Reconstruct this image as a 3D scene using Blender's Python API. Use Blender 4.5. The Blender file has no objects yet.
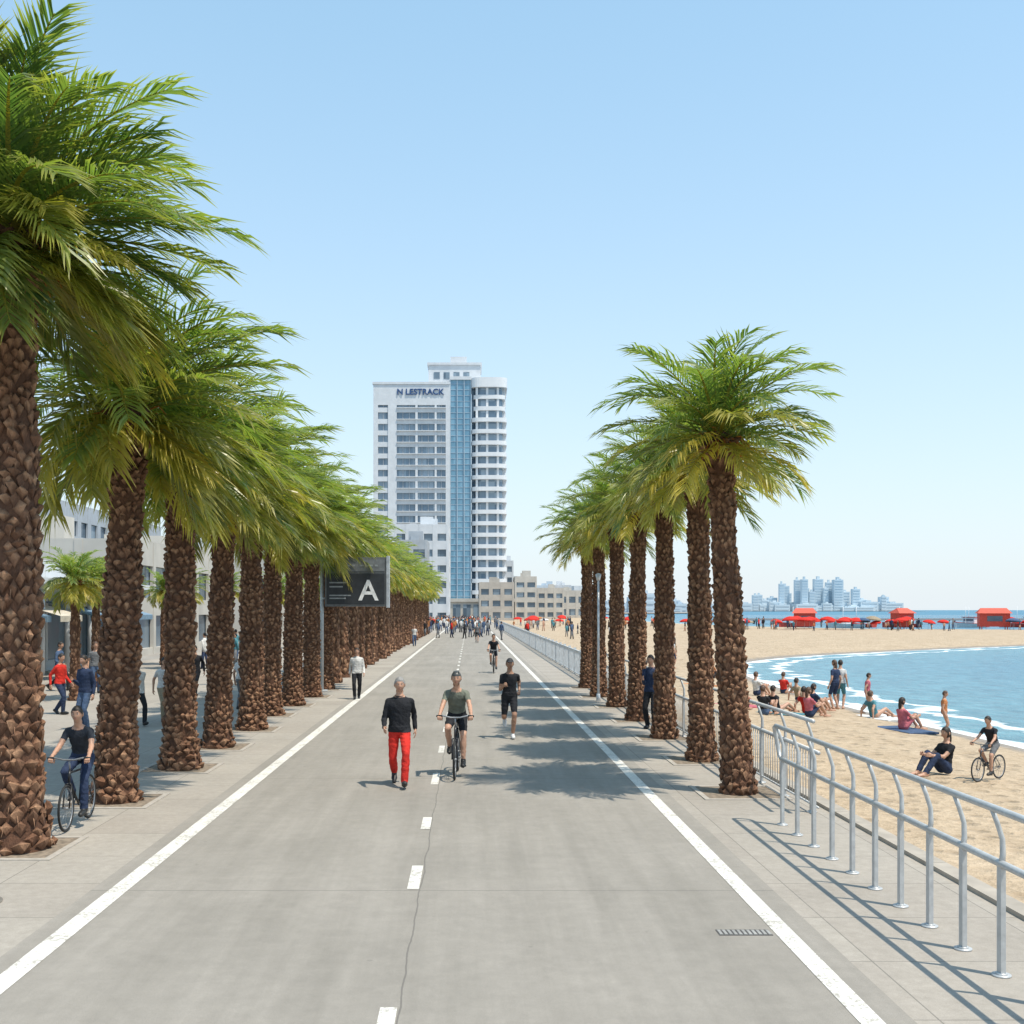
import bpy, math, random
import numpy as np
from mathutils import Vector, Matrix
R = random.Random(11)
scene = bpy.context.scene
COL = scene.collection
pi = math.pi
SUN_EL = math.radians(66); SUN_AZ = math.radians(126)   # azimuth from +Y towards +X

# ---------------------------------------------------------------- materials
def newmat(name):
    m = bpy.data.materials.new(name); m.use_nodes = True
    nt = m.node_tree; b = nt.nodes['Principled BSDF']
    return m, nt, b
def N(nt, t, **k):
    n = nt.nodes.new(t)
    for a, v in k.items(): setattr(n, a, v)
    return n
def mix(nt, fac, a, b, mode='MIX'):
    n = nt.nodes.new('ShaderNodeMix'); n.data_type = 'RGBA'; n.blend_type = mode
    for s, v in ((0, fac), (6, a), (7, b)):
        if isinstance(v, bpy.types.NodeSocket): nt.links.new(v, n.inputs[s])
        else: n.inputs[s].default_value = v if s == 0 else (tuple(v) + (1,) if len(v) == 3 else v)
    return n.outputs[2]
def ramp(nt, val, p0, p1, c0=(0,0,0,1), c1=(1,1,1,1)):
    r = nt.nodes.new('ShaderNodeValToRGB'); r.color_ramp.elements[0].position = p0; r.color_ramp.elements[1].position = p1
    r.color_ramp.elements[0].color = c0; r.color_ramp.elements[1].color = c1
    nt.links.new(val, r.inputs[0]); return r.outputs[0]
def math_(nt, op, a, b=None, c=None):
    n = nt.nodes.new('ShaderNodeMath'); n.operation = op
    for i, v in enumerate((a, b, c)):
        if v is None: continue
        if isinstance(v, bpy.types.NodeSocket): nt.links.new(v, n.inputs[i])
        else: n.inputs[i].default_value = v
    return n.outputs[0]
def noise(nt, scale, detail=3, rough=.6, vec=None):
    n = N(nt, 'ShaderNodeTexNoise'); n.inputs['Scale'].default_value = scale
    n.inputs['Detail'].default_value = detail; n.inputs['Roughness'].default_value = rough
    if vec is not None: nt.links.new(vec, n.inputs['Vector'])
    return n.outputs['Fac']
def coord(nt, scale=(1,1,1), kind='Object', rot=(0,0,0)):
    tc = N(nt, 'ShaderNodeTexCoord')
    if tuple(scale) == (1,1,1): return tc.outputs[kind]
    mp = N(nt, 'ShaderNodeMapping')
    mp.inputs['Scale'].default_value = scale; mp.inputs['Rotation'].default_value = rot
    nt.links.new(tc.outputs[kind], mp.inputs['Vector']); return mp.outputs[0]
def bump(nt, b, h, s=.3, d=.02):
    n = N(nt, 'ShaderNodeBump'); n.inputs['Strength'].default_value = s; n.inputs['Distance'].default_value = d
    nt.links.new(h, n.inputs['Height']); nt.links.new(n.outputs[0], b.inputs['Normal'])
MC = {}
def M(name, col, rough=.7, metal=0, var=.25, scale=6, bmp=0, bscale=40, bd=.01, spec=.5):
    if name in MC: return MC[name]
    m, nt, b = newmat(name)
    v = coord(nt)
    f = noise(nt, scale, 2, .6, v)
    dark = tuple(c*(1-var) for c in col); light = tuple(min(1, c*(1+var*.6)) for c in col)
    c = mix(nt, ramp(nt, f, .3, .7), dark, light)
    nt.links.new(c, b.inputs['Base Color'])
    b.inputs['Roughness'].default_value = rough; b.inputs['Metallic'].default_value = metal
    b.inputs['Specular IOR Level'].default_value = spec
    if bmp: bump(nt, b, noise(nt, bscale, 2, .6, v), bmp, bd)
    MC[name] = m; return m

# ---------------------------------------------------------------- mesh builder
class MB:
    def __init__(s): s.v = []; s.f = []; s.m = []; s.s = []
    def add(s, vs, fs, m=0, sm=False):
        o = len(s.v); s.v.extend([tuple(p) for p in vs])
        for f in fs: s.f.append(tuple(i+o for i in f)); s.m.append(m); s.s.append(sm)
    def box(s, x0, x1, y0, y1, z0, z1, m=0):
        v = [(x0,y0,z0),(x1,y0,z0),(x1,y1,z0),(x0,y1,z0),(x0,y0,z1),(x1,y0,z1),(x1,y1,z1),(x0,y1,z1)]
        s.add(v, [(0,3,2,1),(4,5,6,7),(0,1,5,4),(1,2,6,5),(2,3,7,6),(3,0,4,7)], m)
    def ring_loft(s, rings, m=0, sm=True, caps=True):
        n = len(rings[0]); v = [p for r in rings for p in r]; f = []
        for i in range(len(rings)-1):
            for j in range(n):
                k = (j+1) % n
                f.append((i*n+j, i*n+k, (i+1)*n+k, (i+1)*n+j))
        if caps:
            f.append(tuple(range(n))[::-1]); f.append(tuple((len(rings)-1)*n+j for j in range(n)))
        s.add(v, f, m, sm)
    def tube(s, p0, p1, r0, r1=None, n=8, m=0, dome=False):
        if r1 is None: r1 = r0
        p0 = Vector(p0); p1 = Vector(p1); d = (p1-p0)
        if d.length < 1e-6: return
        u = d.normalized(); a = u.orthogonal().normalized(); b = u.cross(a)
        def rg(c, r): return [c + a*math.cos(2*pi*j/n)*r + b*math.sin(2*pi*j/n)*r for j in range(n)]
        rings = []
        if dome:
            for t in (80, 55, 28): rings.append(rg(p0-u*r0*math.sin(math.radians(t)), r0*math.cos(math.radians(t))))
        rings += [rg(p0, r0), rg(p1, r1)]
        if dome:
            for t in (28, 55, 80): rings.append(rg(p1+u*r1*math.sin(math.radians(t)), r1*math.cos(math.radians(t))))
        s.ring_loft(rings, m)
    def path(s, pts, r, n=8, m=0):
        pts = [Vector(p) for p in pts]; rings = []
        a = None
        for i, p in enumerate(pts):
            d = (pts[min(i+1, len(pts)-1)] - pts[max(i-1, 0)]).normalized()
            if a is None: a = d.orthogonal().normalized()
            a = (a - d*a.dot(d)).normalized(); b = d.cross(a)
            rr = r[i] if isinstance(r, (list, tuple)) else r
            rings.append([p + a*math.cos(2*pi*j/n)*rr + b*math.sin(2*pi*j/n)*rr for j in range(n)])
        s.ring_loft(rings, m)
    def torus(s, c, ax, R_, r, n=32, k=8, m=0):
        c = Vector(c); ax = Vector(ax).normalized(); a = ax.orthogonal().normalized(); b = ax.cross(a)
        v = []; f = []
        for i in range(n):
            t = 2*pi*i/n; d = a*math.cos(t)+b*math.sin(t)
            for j in range(k):
                q = 2*pi*j/k; v.append(c + d*(R_+r*math.cos(q)) + ax*r*math.sin(q))
        for i in range(n):
            for j in range(k):
                f.append((i*k+j, ((i+1)%n)*k+j, ((i+1)%n)*k+(j+1)%k, i*k+(j+1)%k))
        s.add(v, f, m, True)
    def ell(s, c, rx, ry, rz, m=0, n=14, k=9, rot=None):
        c = Vector(c); v = []; f = []
        for i in range(k+1):
            th = pi*i/k
            for j in range(n):
                ph = 2*pi*j/n
                p = Vector((rx*math.sin(th)*math.cos(ph), ry*math.sin(th)*math.sin(ph), rz*math.cos(th)))
                if rot: p = rot @ p
                v.append(c+p)
        for i in range(k):
            for j in range(n):
                f.append((i*n+j, (i+1)*n+j, (i+1)*n+(j+1)%n, i*n+(j+1)%n))
        s.add(v, f, m, True)
    def mesh(s, name, mats):
        me = bpy.data.meshes.new(name); me.from_pydata(s.v, [], s.f)
        for m in mats: me.materials.append(m)
        me.polygons.foreach_set('material_index', s.m); me.polygons.foreach_set('use_smooth', s.s)
        me.update(); return me
    def obj(s, name, mats, parent=None, loc=(0,0,0), rz=0, sc=1):
        o = bpy.data.objects.new(name, s.mesh(name, mats)); COL.objects.link(o)
        o.location = loc; o.rotation_euler = (0,0,rz)
        if sc != 1: o.scale = (sc,)*3
        if parent: o.parent = parent
        return o
def inst(name, me, parent=None, loc=(0,0,0), rot=(0,0,0), sc=(1,1,1)):
    o = bpy.data.objects.new(name, me); COL.objects.link(o); o.location = loc; o.rotation_euler = rot; o.scale = sc
    if parent: o.parent = parent
    return o
def empty(name, loc=(0,0,0), rz=0):
    e = bpy.data.objects.new(name, None); COL.objects.link(e); e.location = loc; e.rotation_euler = (0,0,rz)
    e.empty_display_size = .3; return e

# ---------------------------------------------------------------- world, sun, camera
w = bpy.data.worlds.new('World'); scene.world = w; w.use_nodes = True
nt = w.node_tree; bg = nt.nodes['Background']
sky = nt.nodes.new('ShaderNodeTexSky'); sky.sky_type = 'NISHITA'; sky.sun_disc = False
sky.sun_elevation = SUN_EL; sky.sun_rotation = SUN_AZ; sky.air_density = 1.0; sky.dust_density = .6; sky.ozone_density = 1.0
tc = nt.nodes.new('ShaderNodeTexCoord'); sz = nt.nodes.new('ShaderNodeSeparateXYZ'); nt.links.new(tc.outputs['Generated'], sz.inputs[0])
up = math_(nt, 'MAXIMUM', sz.outputs[2], 0)
fac = math_(nt, 'POWER', 2.718, math_(nt, 'MULTIPLY', up, -4.0))          # sea haze thickening to the horizon
thin = mix(nt, 1, sky.outputs[0], (.85, 2.0, 2.6), 'ADD')
c = mix(nt, math_(nt, 'MULTIPLY', fac, .95), thin, (5.5, 5.95, 6.25))
nt.links.new(c, bg.inputs[0]); bg.inputs[1].default_value = .15
sd = bpy.data.lights.new('sun', 'SUN'); sd.energy = 5.0; sd.angle = math.radians(.5); sd.color = (1, .92, .79)
so = bpy.data.objects.new('sun', sd); COL.objects.link(so)
sv = Vector((math.sin(SUN_AZ)*math.cos(SUN_EL), math.cos(SUN_AZ)*math.cos(SUN_EL), math.sin(SUN_EL)))
so.rotation_euler = sv.to_track_quat('Z', 'Y').to_euler(); so.location = (20, -20, 40)
cd = bpy.data.cameras.new('camera'); cam = bpy.data.objects.new('camera', cd); COL.objects.link(cam)
cam.location = (0, 0, 2.8); cam.rotation_euler = (pi/2, 0, 0)
cd.sensor_width = 36; cd.lens = 38.67; cd.shift_x = .041; cd.shift_y = .0957; cd.clip_end = 30000; cd.clip_start = .1
scene.camera = cam
scene.view_settings.view_transform = 'Standard'; scene.view_settings.look = 'None'; scene.view_settings.exposure = 0

# ---------------------------------------------------------------- ground, pavement, road
def slab_mat(name, c1, c2, sx, sy, mortar, grime=.5):
    m, nt, b = newmat(name); v = coord(nt)
    br = N(nt, 'ShaderNodeTexBrick'); br.offset = 0; br.inputs['Scale'].default_value = 1
    br.inputs['Brick Width'].default_value = sx; br.inputs['Row Height'].default_value = sy
    br.inputs['Mortar Size'].default_value = .007; br.inputs['Mortar Smooth'].default_value = .3
    br.inputs['Color1'].default_value = c1+(1,); br.inputs['Color2'].default_value = c2+(1,)
    br.inputs['Mortar'].default_value = mortar+(1,); nt.links.new(v, br.inputs['Vector'])
    f = noise(nt, .45, 4, .65, v); f2 = noise(nt, 9, 3, .7, v); f3 = noise(nt, 160, 1, .5, v)
    c = mix(nt, 1, br.outputs['Color'], mix(nt, ramp(nt, f, .3, .72), (1-grime*.35,)*3, (1.05,)*3), 'MULTIPLY')
    c = mix(nt, 1, c, mix(nt, ramp(nt, f2, .3, .7), (.86,.86,.85), (1.04,)*3), 'MULTIPLY')
    c = mix(nt, 1, c, mix(nt, f3, (.75,)*3, (1.25,)*3), 'MULTIPLY')
    nt.links.new(c, b.inputs['Base Color']); b.inputs['Roughness'].default_value = .85
    return m
ground_m = slab_mat('ground_paving', (.30,.28,.25), (.33,.305,.275), 2.4, 2.4, (.15,.14,.13))
pave_m = slab_mat('promenade_slabs', (.345,.305,.26), (.385,.345,.295), 1.6, 1.25, (.20,.18,.155), .4)
ground = MB()
ground.add([(-4000,-60,0),(5.1,-60,0),(5.1,720,0),(60,720,0),(250,1100,0),(500,2000,0),(560,2450,0),(1010,2480,0),(1100,2600,0),(1100,9000,0),(-4000,9000,0)],
           [tuple(range(11))], 0)
ground.obj('ground', [ground_m])
p = MB(); p.add([(-18,-20,.004),(4.98,-20,.004),(4.98,420,.004),(-18,420,.004)], [(0,1,2,3)]); p.obj('pavement', [pave_m])

m, nt, b = newmat('road_surface'); v = coord(nt)
vs = coord(nt, (1, .06, 1))
f1 = noise(nt, .35, 4, .6, v); f2 = noise(nt, 2.2, 4, .7, vs); f3 = noise(nt, 220, 1, .5, v); f4 = noise(nt, 5, 4, .7, v)
c = mix(nt, ramp(nt, f1, .3, .7), (.262,.238,.205), (.318,.288,.25))
c = mix(nt, 1, c, mix(nt, ramp(nt, f2, .35, .7), (.86,.86,.85), (1.05,)*3), 'MULTIPLY')
c = mix(nt, 1, c, mix(nt, ramp(nt, f4, .25, .75), (.88,)*3, (1.06,)*3), 'MULTIPLY')
c = mix(nt, 1, c, mix(nt, f3, (.62,)*3, (1.38,)*3), 'MULTIPLY')
sep = N(nt, 'ShaderNodeSeparateXYZ'); nt.links.new(v, sep.inputs[0])
wob = math_(nt, 'MULTIPLY', math_(nt, 'SUBTRACT', noise(nt, 1.5, 3, .5, v), .5), .07)
jy = math_(nt, 'ABSOLUTE', math_(nt, 'SUBTRACT', math_(nt, 'FRACT', math_(nt, 'MULTIPLY', sep.outputs[1], 1/7.3)), .5))
jyl = math_(nt, 'LESS_THAN', jy, .0011)
jx = math_(nt, 'LESS_THAN', math_(nt, 'ABSOLUTE', math_(nt, 'ADD', math_(nt, 'ADD', sep.outputs[0], .5), wob)), .007)
j = math_(nt, 'MULTIPLY', math_(nt, 'MAXIMUM', jx, jyl), .6)
c = mix(nt, j, c, (.10,.09,.08))
sp0 = N(nt, 'ShaderNodeTexVoronoi'); sp0.inputs['Scale'].default_value = 1.7; nt.links.new(v, sp0.inputs['Vector'])
c = mix(nt, math_(nt, 'MULTIPLY', math_(nt, 'LESS_THAN', sp0.outputs['Distance'], .04), .3), c, (.12,.11,.10))
nt.links.new(c, b.inputs['Base Color']); b.inputs['Roughness'].default_value = .88
bump(nt, b, f3, .3, .004); road_m = m
p = MB(); p.add([(-3.78,-20,.008),(3.02,-20,.008),(3.02,420,.008),(-3.78,420,.008)], [(0,1,2,3)]); p.obj('road', [road_m])
m, nt, b = newmat('road_paint'); v = coord(nt)
f = noise(nt, 28, 4, .75, v); g = noise(nt, 2.5, 3, .6, v)
c = mix(nt, ramp(nt, math_(nt,'ADD',f,math_(nt,'MULTIPLY',math_(nt,'SUBTRACT',g,.5),.35)), .38, .48), (.38,.35,.30), (.70,.67,.61)); c = mix(nt, 1, c, mix(nt, g, (.85,)*3, (1.05,)*3), 'MULTIPLY')
nt.links.new(c, b.inputs['Base Color']); b.inputs['Roughness'].default_value = .75; paint_m = m
mk = MB()
def strip(x, w_, y0, y1, z=.012):
    mk.add([(x-w_/2,y0,z),(x+w_/2,y0,z),(x+w_/2,y1,z),(x-w_/2,y1,z)], [(0,1,2,3)])
strip(-3.50, .19, -20, 400); strip(2.72, .17, -20, 400)
for (a, bb) in [(7.0, 7.72), (11.0, 12.0), (14.0, 14.8), (17.6, 18.8)]: strip(-.57, .12, a, bb)
y = 21.5
while y < 160: strip(-.57, .11, y, y+1.1); y += 3.7
mk.obj('road_marking', [paint_m])
g = MB(); g.box(2.14, 2.60, 9.43, 9.60, .0, .012, 0)
for i in range(11): g.box(2.15+i*.042, 2.175+i*.042, 9.45, 9.58, .012, .016, 1)
g.obj('drain_grate', [M('drain_shadow',(.10,.095,.09),.9), M('grate_bar', (.34,.33,.31), .7, .1)])
g = MB(); g.tube((-4.75, 10.5, .0), (-4.75, 10.5, .012), .27, n=28); g.torus((-4.75,10.5,.012),(0,0,1),.24,.004,28,6)
g.obj('manhole_cover', [M('manhole_iron', (.22,.20,.17), .8, 0, .3, 20)])

# ---------------------------------------------------------------- beach + sea
shore = [(14.5,-60),(13.8,0),(13.2,26),(12.7,35),(13.1,49.7),(14.8,62),(18.5,72.6),(29,84),(54,104),(95,128),(200,170),(400,230),
         (400,330),(200,240),(110,178),(83,168),(60,182),(50,230),(48,300),(60,500),(60,740)]
def smooth_poly(pts, it=2):
    for _ in range(it):
        q = [pts[0]]
        for a, b_ in zip(pts[:-1], pts[1:]):
            q.append((a[0]*.75+b_[0]*.25, a[1]*.75+b_[1]*.25)); q.append((a[0]*.25+b_[0]*.75, a[1]*.25+b_[1]*.75))
        q.append(pts[-1]); pts = q
    return pts
shore = smooth_poly(shore)
poly = np.array(shore + [(-5,740),(-5,-60)])
sh = np.array(shore)
def sdist(X, Y):
    P = np.stack([X.ravel(), Y.ravel()], 1)
    d = np.full(len(P), 1e9)
    for a, b_ in zip(sh[:-1], sh[1:]):
        e = b_-a; t = np.clip(((P-a)@e)/(e@e), 0, 1)
        d = np.minimum(d, np.hypot(*(P-a-np.outer(t, e)).T))
    ins = np.zeros(len(P), bool)
    n = len(poly); jj = n-1
    for i in range(n):
        xi, yi = poly[i]; xj, yj = poly[jj]
        if yi != yj:
            c = ((yi > P[:,1]) != (yj > P[:,1])) & (P[:,0] < (xj-xi)*(P[:,1]-yi)/(yj-yi)+xi)
            ins ^= c
        jj = i
    return np.where(ins, d, -d).reshape(X.shape)
def sandz(X, Y, D):
    dune = .035*np.sin(X*1.3+np.sin(Y*.7)*1.5)*np.sin(Y*.9+X*.4)+.015*np.sin(X*3.1+Y*2.3)
    return np.where(D > 0, -.5+.44*(1-np.exp(-D/3.5))+dune*np.clip(D/4, 0, 1), -.5+.07*np.maximum(D, -40))
gx = np.concatenate([np.arange(5.1, 22, .3), np.geomspace(22, 420, 90)])
gy = np.concatenate([np.arange(-12, 60, .5), np.geomspace(60, 735, 150)])
X, Y = np.meshgrid(gx, gy); D = sdist(X, Y); Z = sandz(X, Y, D)
def grid(name, X, Y, Z, D, mat):
    ny, nx = X.shape; vs = np.stack([X, Y, Z], -1).reshape(-1, 3)
    i = np.arange(ny*nx).reshape(ny, nx)
    fs = np.stack([i[:-1,:-1], i[:-1,1:], i[1:,1:], i[1:,:-1]], -1).reshape(-1, 4)
    me = bpy.data.meshes.new(name); me.from_pydata(vs.tolist(), [], fs.tolist()); me.materials.append(mat)
    at = me.attributes.new('shore', 'FLOAT', 'POINT'); at.data.foreach_set('value', D.ravel().astype('f'))
    me.polygons.foreach_set('use_smooth', [True]*len(me.polygons)); inst(name, me)
m, nt, b = newmat('sand'); v = coord(nt)
at = N(nt, 'ShaderNodeAttribute', attribute_name='shore')
f1 = noise(nt, .6, 3, .6, v); f2 = noise(nt, 6, 4, .7, v); f3 = noise(nt, 2.2, 2, .5, v)
c = mix(nt, ramp(nt, f1, .3, .7), (.44,.335,.225), (.53,.415,.29))
c = mix(nt, 1, c, mix(nt, ramp(nt, f2, .3, .7), (.72,.70,.67), (1.08,)*3), 'MULTIPLY')
fp = N(nt, 'ShaderNodeTexVoronoi'); fp.inputs['Scale'].default_value = 2.6; nt.links.new(v, fp.inputs['Vector'])
fpd = ramp(nt, fp.outputs['Distance'], .05, .42)
c = mix(nt, 1, c, mix(nt, fpd, (.80,.78,.76), (1.03,)*3), 'MULTIPLY')
wetf = math_(nt, 'SUBTRACT', 1, ramp(nt, math_(nt, 'MULTIPLY', math_(nt, 'ADD', at.outputs['Fac'], math_(nt, 'MULTIPLY', f3, 1.0)), .5), .45, .75))
c = mix(nt, wetf, c, (.27,.21,.15))
nt.links.new(c, b.inputs['Base Color'])
nt.links.new(math_(nt, 'SUBTRACT', .95, math_(nt, 'MULTIPLY', wetf, .55)), b.inputs['Roughness'])
bump(nt, b, math_(nt, 'ADD', f2, fpd), 1, .08); sand_m = m
grid('beach_sand', X, Y, Z, D, sand_m)
m, nt, b = newmat('sea_water'); v = coord(nt)
at = N(nt, 'ShaderNodeAttribute', attribute_name='shore')
dep = math_(nt, 'MULTIPLY', at.outputs['Fac'], -1)
n1 = noise(nt, 1.6, 4, .6, coord(nt, (1,.5,1)))
c = mix(nt, ramp(nt, math_(nt, 'MULTIPLY', dep, 1/30), .0, .8), (.115,.26,.30), (.05,.17,.25))
c = mix(nt, 1, c, mix(nt, ramp(nt, n1, .3, .7), (.62,.70,.76), (1.25,)*3), 'MULTIPLY')
fn = noise(nt, 1.3, 5, .75, v); fb = noise(nt, .35, 3, .6, v)
dd = math_(nt, 'ADD', dep, math_(nt, 'MULTIPLY', math_(nt, 'SUBTRACT', fb, .5), 4.0))
def band(c0, w_):
    return math_(nt, 'MAXIMUM', math_(nt, 'SUBTRACT', 1, math_(nt, 'DIVIDE', math_(nt, 'ABSOLUTE', math_(nt, 'SUBTRACT', dd, c0)), w_)), 0)
bands = math_(nt, 'MAXIMUM', band(.1, .75), math_(nt, 'MULTIPLY', band(2.4, .6), .88))
edge = math_(nt, 'MAXIMUM', math_(nt, 'SUBTRACT', 1, math_(nt, 'MULTIPLY', dep, 1.7)), 0)
bands = math_(nt, 'MAXIMUM', bands, math_(nt, 'MULTIPLY', edge, .9))
fo = ramp(nt, math_(nt, 'MULTIPLY', bands, math_(nt, 'ADD', fn, .38)), .28, .58)
c = mix(nt, fo, c, (.76,.78,.78)); nt.links.new(c, b.inputs['Base Color'])
nt.links.new(math_(nt, 'ADD', .25, math_(nt, 'MULTIPLY', fo, .5)), b.inputs['Roughness'])
b.inputs['Specular IOR Level'].default_value = .3
bump(nt, b, noise(nt, 1.8, 5, .7, coord(nt,(1,.55,1))), 1, .25); sea_m = m
grid('sea', X, Y, np.full_like(X, -.5), D, sea_m)
m, nt, b = newmat('open_sea'); v = coord(nt)
c = mix(nt, ramp(nt, noise(nt, .05, 4, .65, coord(nt,(.3,1,1))), .35, .65), (.05,.17,.255), (.075,.215,.305)); nt.links.new(c, b.inputs['Base Color'])
b.inputs['Roughness'].default_value = .4; b.inputs['Specular IOR Level'].default_value = .25
bump(nt, b, noise(nt, .8, 4, .65, v), .8, .3)
p = MB(); p.add([(-4000,-900,-.55),(14000,-900,-.55),(14000,25000,-.55),(-4000,25000,-.55)], [(0,1,2,3)]); p.obj('open_sea', [m])
conc = M('concrete', (.38,.335,.28), .85, 0, .2, 3)
k = MB(); yy = -12
while yy < 400: k.box(4.982, 5.19, yy, yy+2.985, -.7, .05, 0); yy += 3
k.obj('promenade_kerb', [conc])

# ---------------------------------------------------------------- railings
rail_m = M('painted_steel', (.50,.51,.51), .42, .25, .15, 12)
def rail(name, x, ys, xtop=-.07, bars=False):
    r = MB()
    for y_ in ys:
        r.tube((x,y_,.005), (x,y_,.018), .072, n=14); r.tube((x,y_,.018), (x,y_,.03), .045, n=12)
        r.box(x-.019, x+.019, y_-.034, y_+.034, .03, .845)
        r.path([(x,y_,.84),(x+.012,y_,.93),(x+.008,y_,1.05),(x-.03,y_,1.17),(x+xtop,y_,1.275)], [.026,.023,.021,.02,.02], 8)
    y0, y1 = ys[0]-.3, ys[-1]+.05
    r.tube((x, y0, .86), (x, y1, .86), .030, n=12)
    r.tube((x+xtop, y0, 1.29), (x+xtop, y1, 1.29), .029, n=12)
    r.path([(x+xtop,y1,1.29),(x+xtop,y1+.07,1.26),(x+xtop+.02,y1+.10,1.18),(x-.01,y1+.10,.98),(x,y1+.07,.89),(x,y1,.86)], .027, 8)
    if bars:
        y_ = ys[0]
        while y_ < ys[-1]:
            r.tube((x,y_,.12), (x,y_,.86), .007, n=5); y_ += .13
        r.tube((x, y0, .12), (x, y1, .12), .016, n=8)
    return r.obj(name, [rail_m])
rail('railing', 4.06, [14.3-.655*i for i in range(20)][::-1])
rail('railing', 4.72, [15.2+1.3*i for i in range(19)], bars=True)
r = MB(); y_ = 40.5
while y_ < 175:
    r.box(4.58, 4.62, y_-.012, y_+.012, .08, 1.02); y_ += .17
r.box(4.57,4.63,40.4,175,1.02,1.08); r.box(4.575,4.625,40.4,175,.06,.10)
y_ = 40.4
while y_ < 175: r.box(4.545,4.655,y_-.05,y_+.05,0,1.16); y_ += 2.6
r.obj('balustrade', [M('white_steel', (.58,.60,.61), .5, .1)])

# ---------------------------------------------------------------- palms
m, nt, b = newmat('palm_leaf')
at = N(nt, 'ShaderNodeAttribute', attribute_name='leaf'); sp = N(nt, 'ShaderNodeSeparateColor'); nt.links.new(at.outputs['Color'], sp.inputs[0])
age, tip, rnd = sp.outputs[0], sp.outputs[1], sp.outputs[2]
c = mix(nt, rnd, (.045,.095,.028), (.17,.245,.065))
c = mix(nt, math_(nt, 'MULTIPLY', age, .85), c, (.54,.39,.07))
c = mix(nt, math_(nt, 'MULTIPLY', math_(nt, 'POWER', tip, 2.0), .5), c, (.48,.42,.11))
nt.links.new(c, b.inputs['Base Color']); b.inputs['Roughness'].default_value = .36; b.inputs['Specular IOR Level'].default_value = .6
tr = N(nt, 'ShaderNodeBsdfTranslucent'); nt.links.new(mix(nt, 1, c, (1.75,1.9,.8), 'MULTIPLY'), tr.inputs[0])
ms = N(nt, 'ShaderNodeMixShader'); ms.inputs[0].default_value = .45
nt.links.new(b.outputs[0], ms.inputs[1]); nt.links.new(tr.outputs[0], ms.inputs[2])
nt.links.new(ms.outputs[0], nt.nodes['Material Output'].inputs[0]); leaf_m = m
m, nt, b = newmat('palm_bark'); v = coord(nt)
at = N(nt, 'ShaderNodeAttribute', attribute_name='leaf'); sp = N(nt, 'ShaderNodeSeparateColor'); nt.links.new(at.outputs['Color'], sp.inputs[0])
c = mix(nt, sp.outputs[0], (.070,.030,.016), (.48,.28,.165)); c = mix(nt, math_(nt,'MULTIPLY',sp.outputs[2],.45), c, (.23,.105,.055))
c = mix(nt, 1, c, mix(nt, noise(nt, 26, 3, .7, v), (.35,.33,.31), (1.7,)*3), 'MULTIPLY')
c = mix(nt, 1, c, mix(nt, noise(nt, 2.2, 3, .6, v), (.7,.68,.65), (1.3,)*3), 'MULTIPLY')
nt.links.new(c, b.inputs['Base Color']); b.inputs['Roughness'].default_value = .9
bump(nt, b, noise(nt, 60, 3, .7, coord(nt,(1,1,.3))), .8, .03); bark_m = m
orange_m = M('date_stalk', (.55,.20,.03), .6, 0, .3, 10)

def attr_mesh(name, V, F, C, mats, MI=None):
    me = bpy.data.meshes.new(name); me.from_pydata(V, [], F)
    for mm in mats: me.materials.append(mm)
    a = me.color_attributes.new('leaf', 'FLOAT_COLOR', 'POINT')
    a.data.foreach_set('color', np.array([(x[0], x[1], x[2], 1) for x in C], 'f').ravel())
    if MI: me.polygons.foreach_set('material_index', MI)
    me.update(); return me

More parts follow.
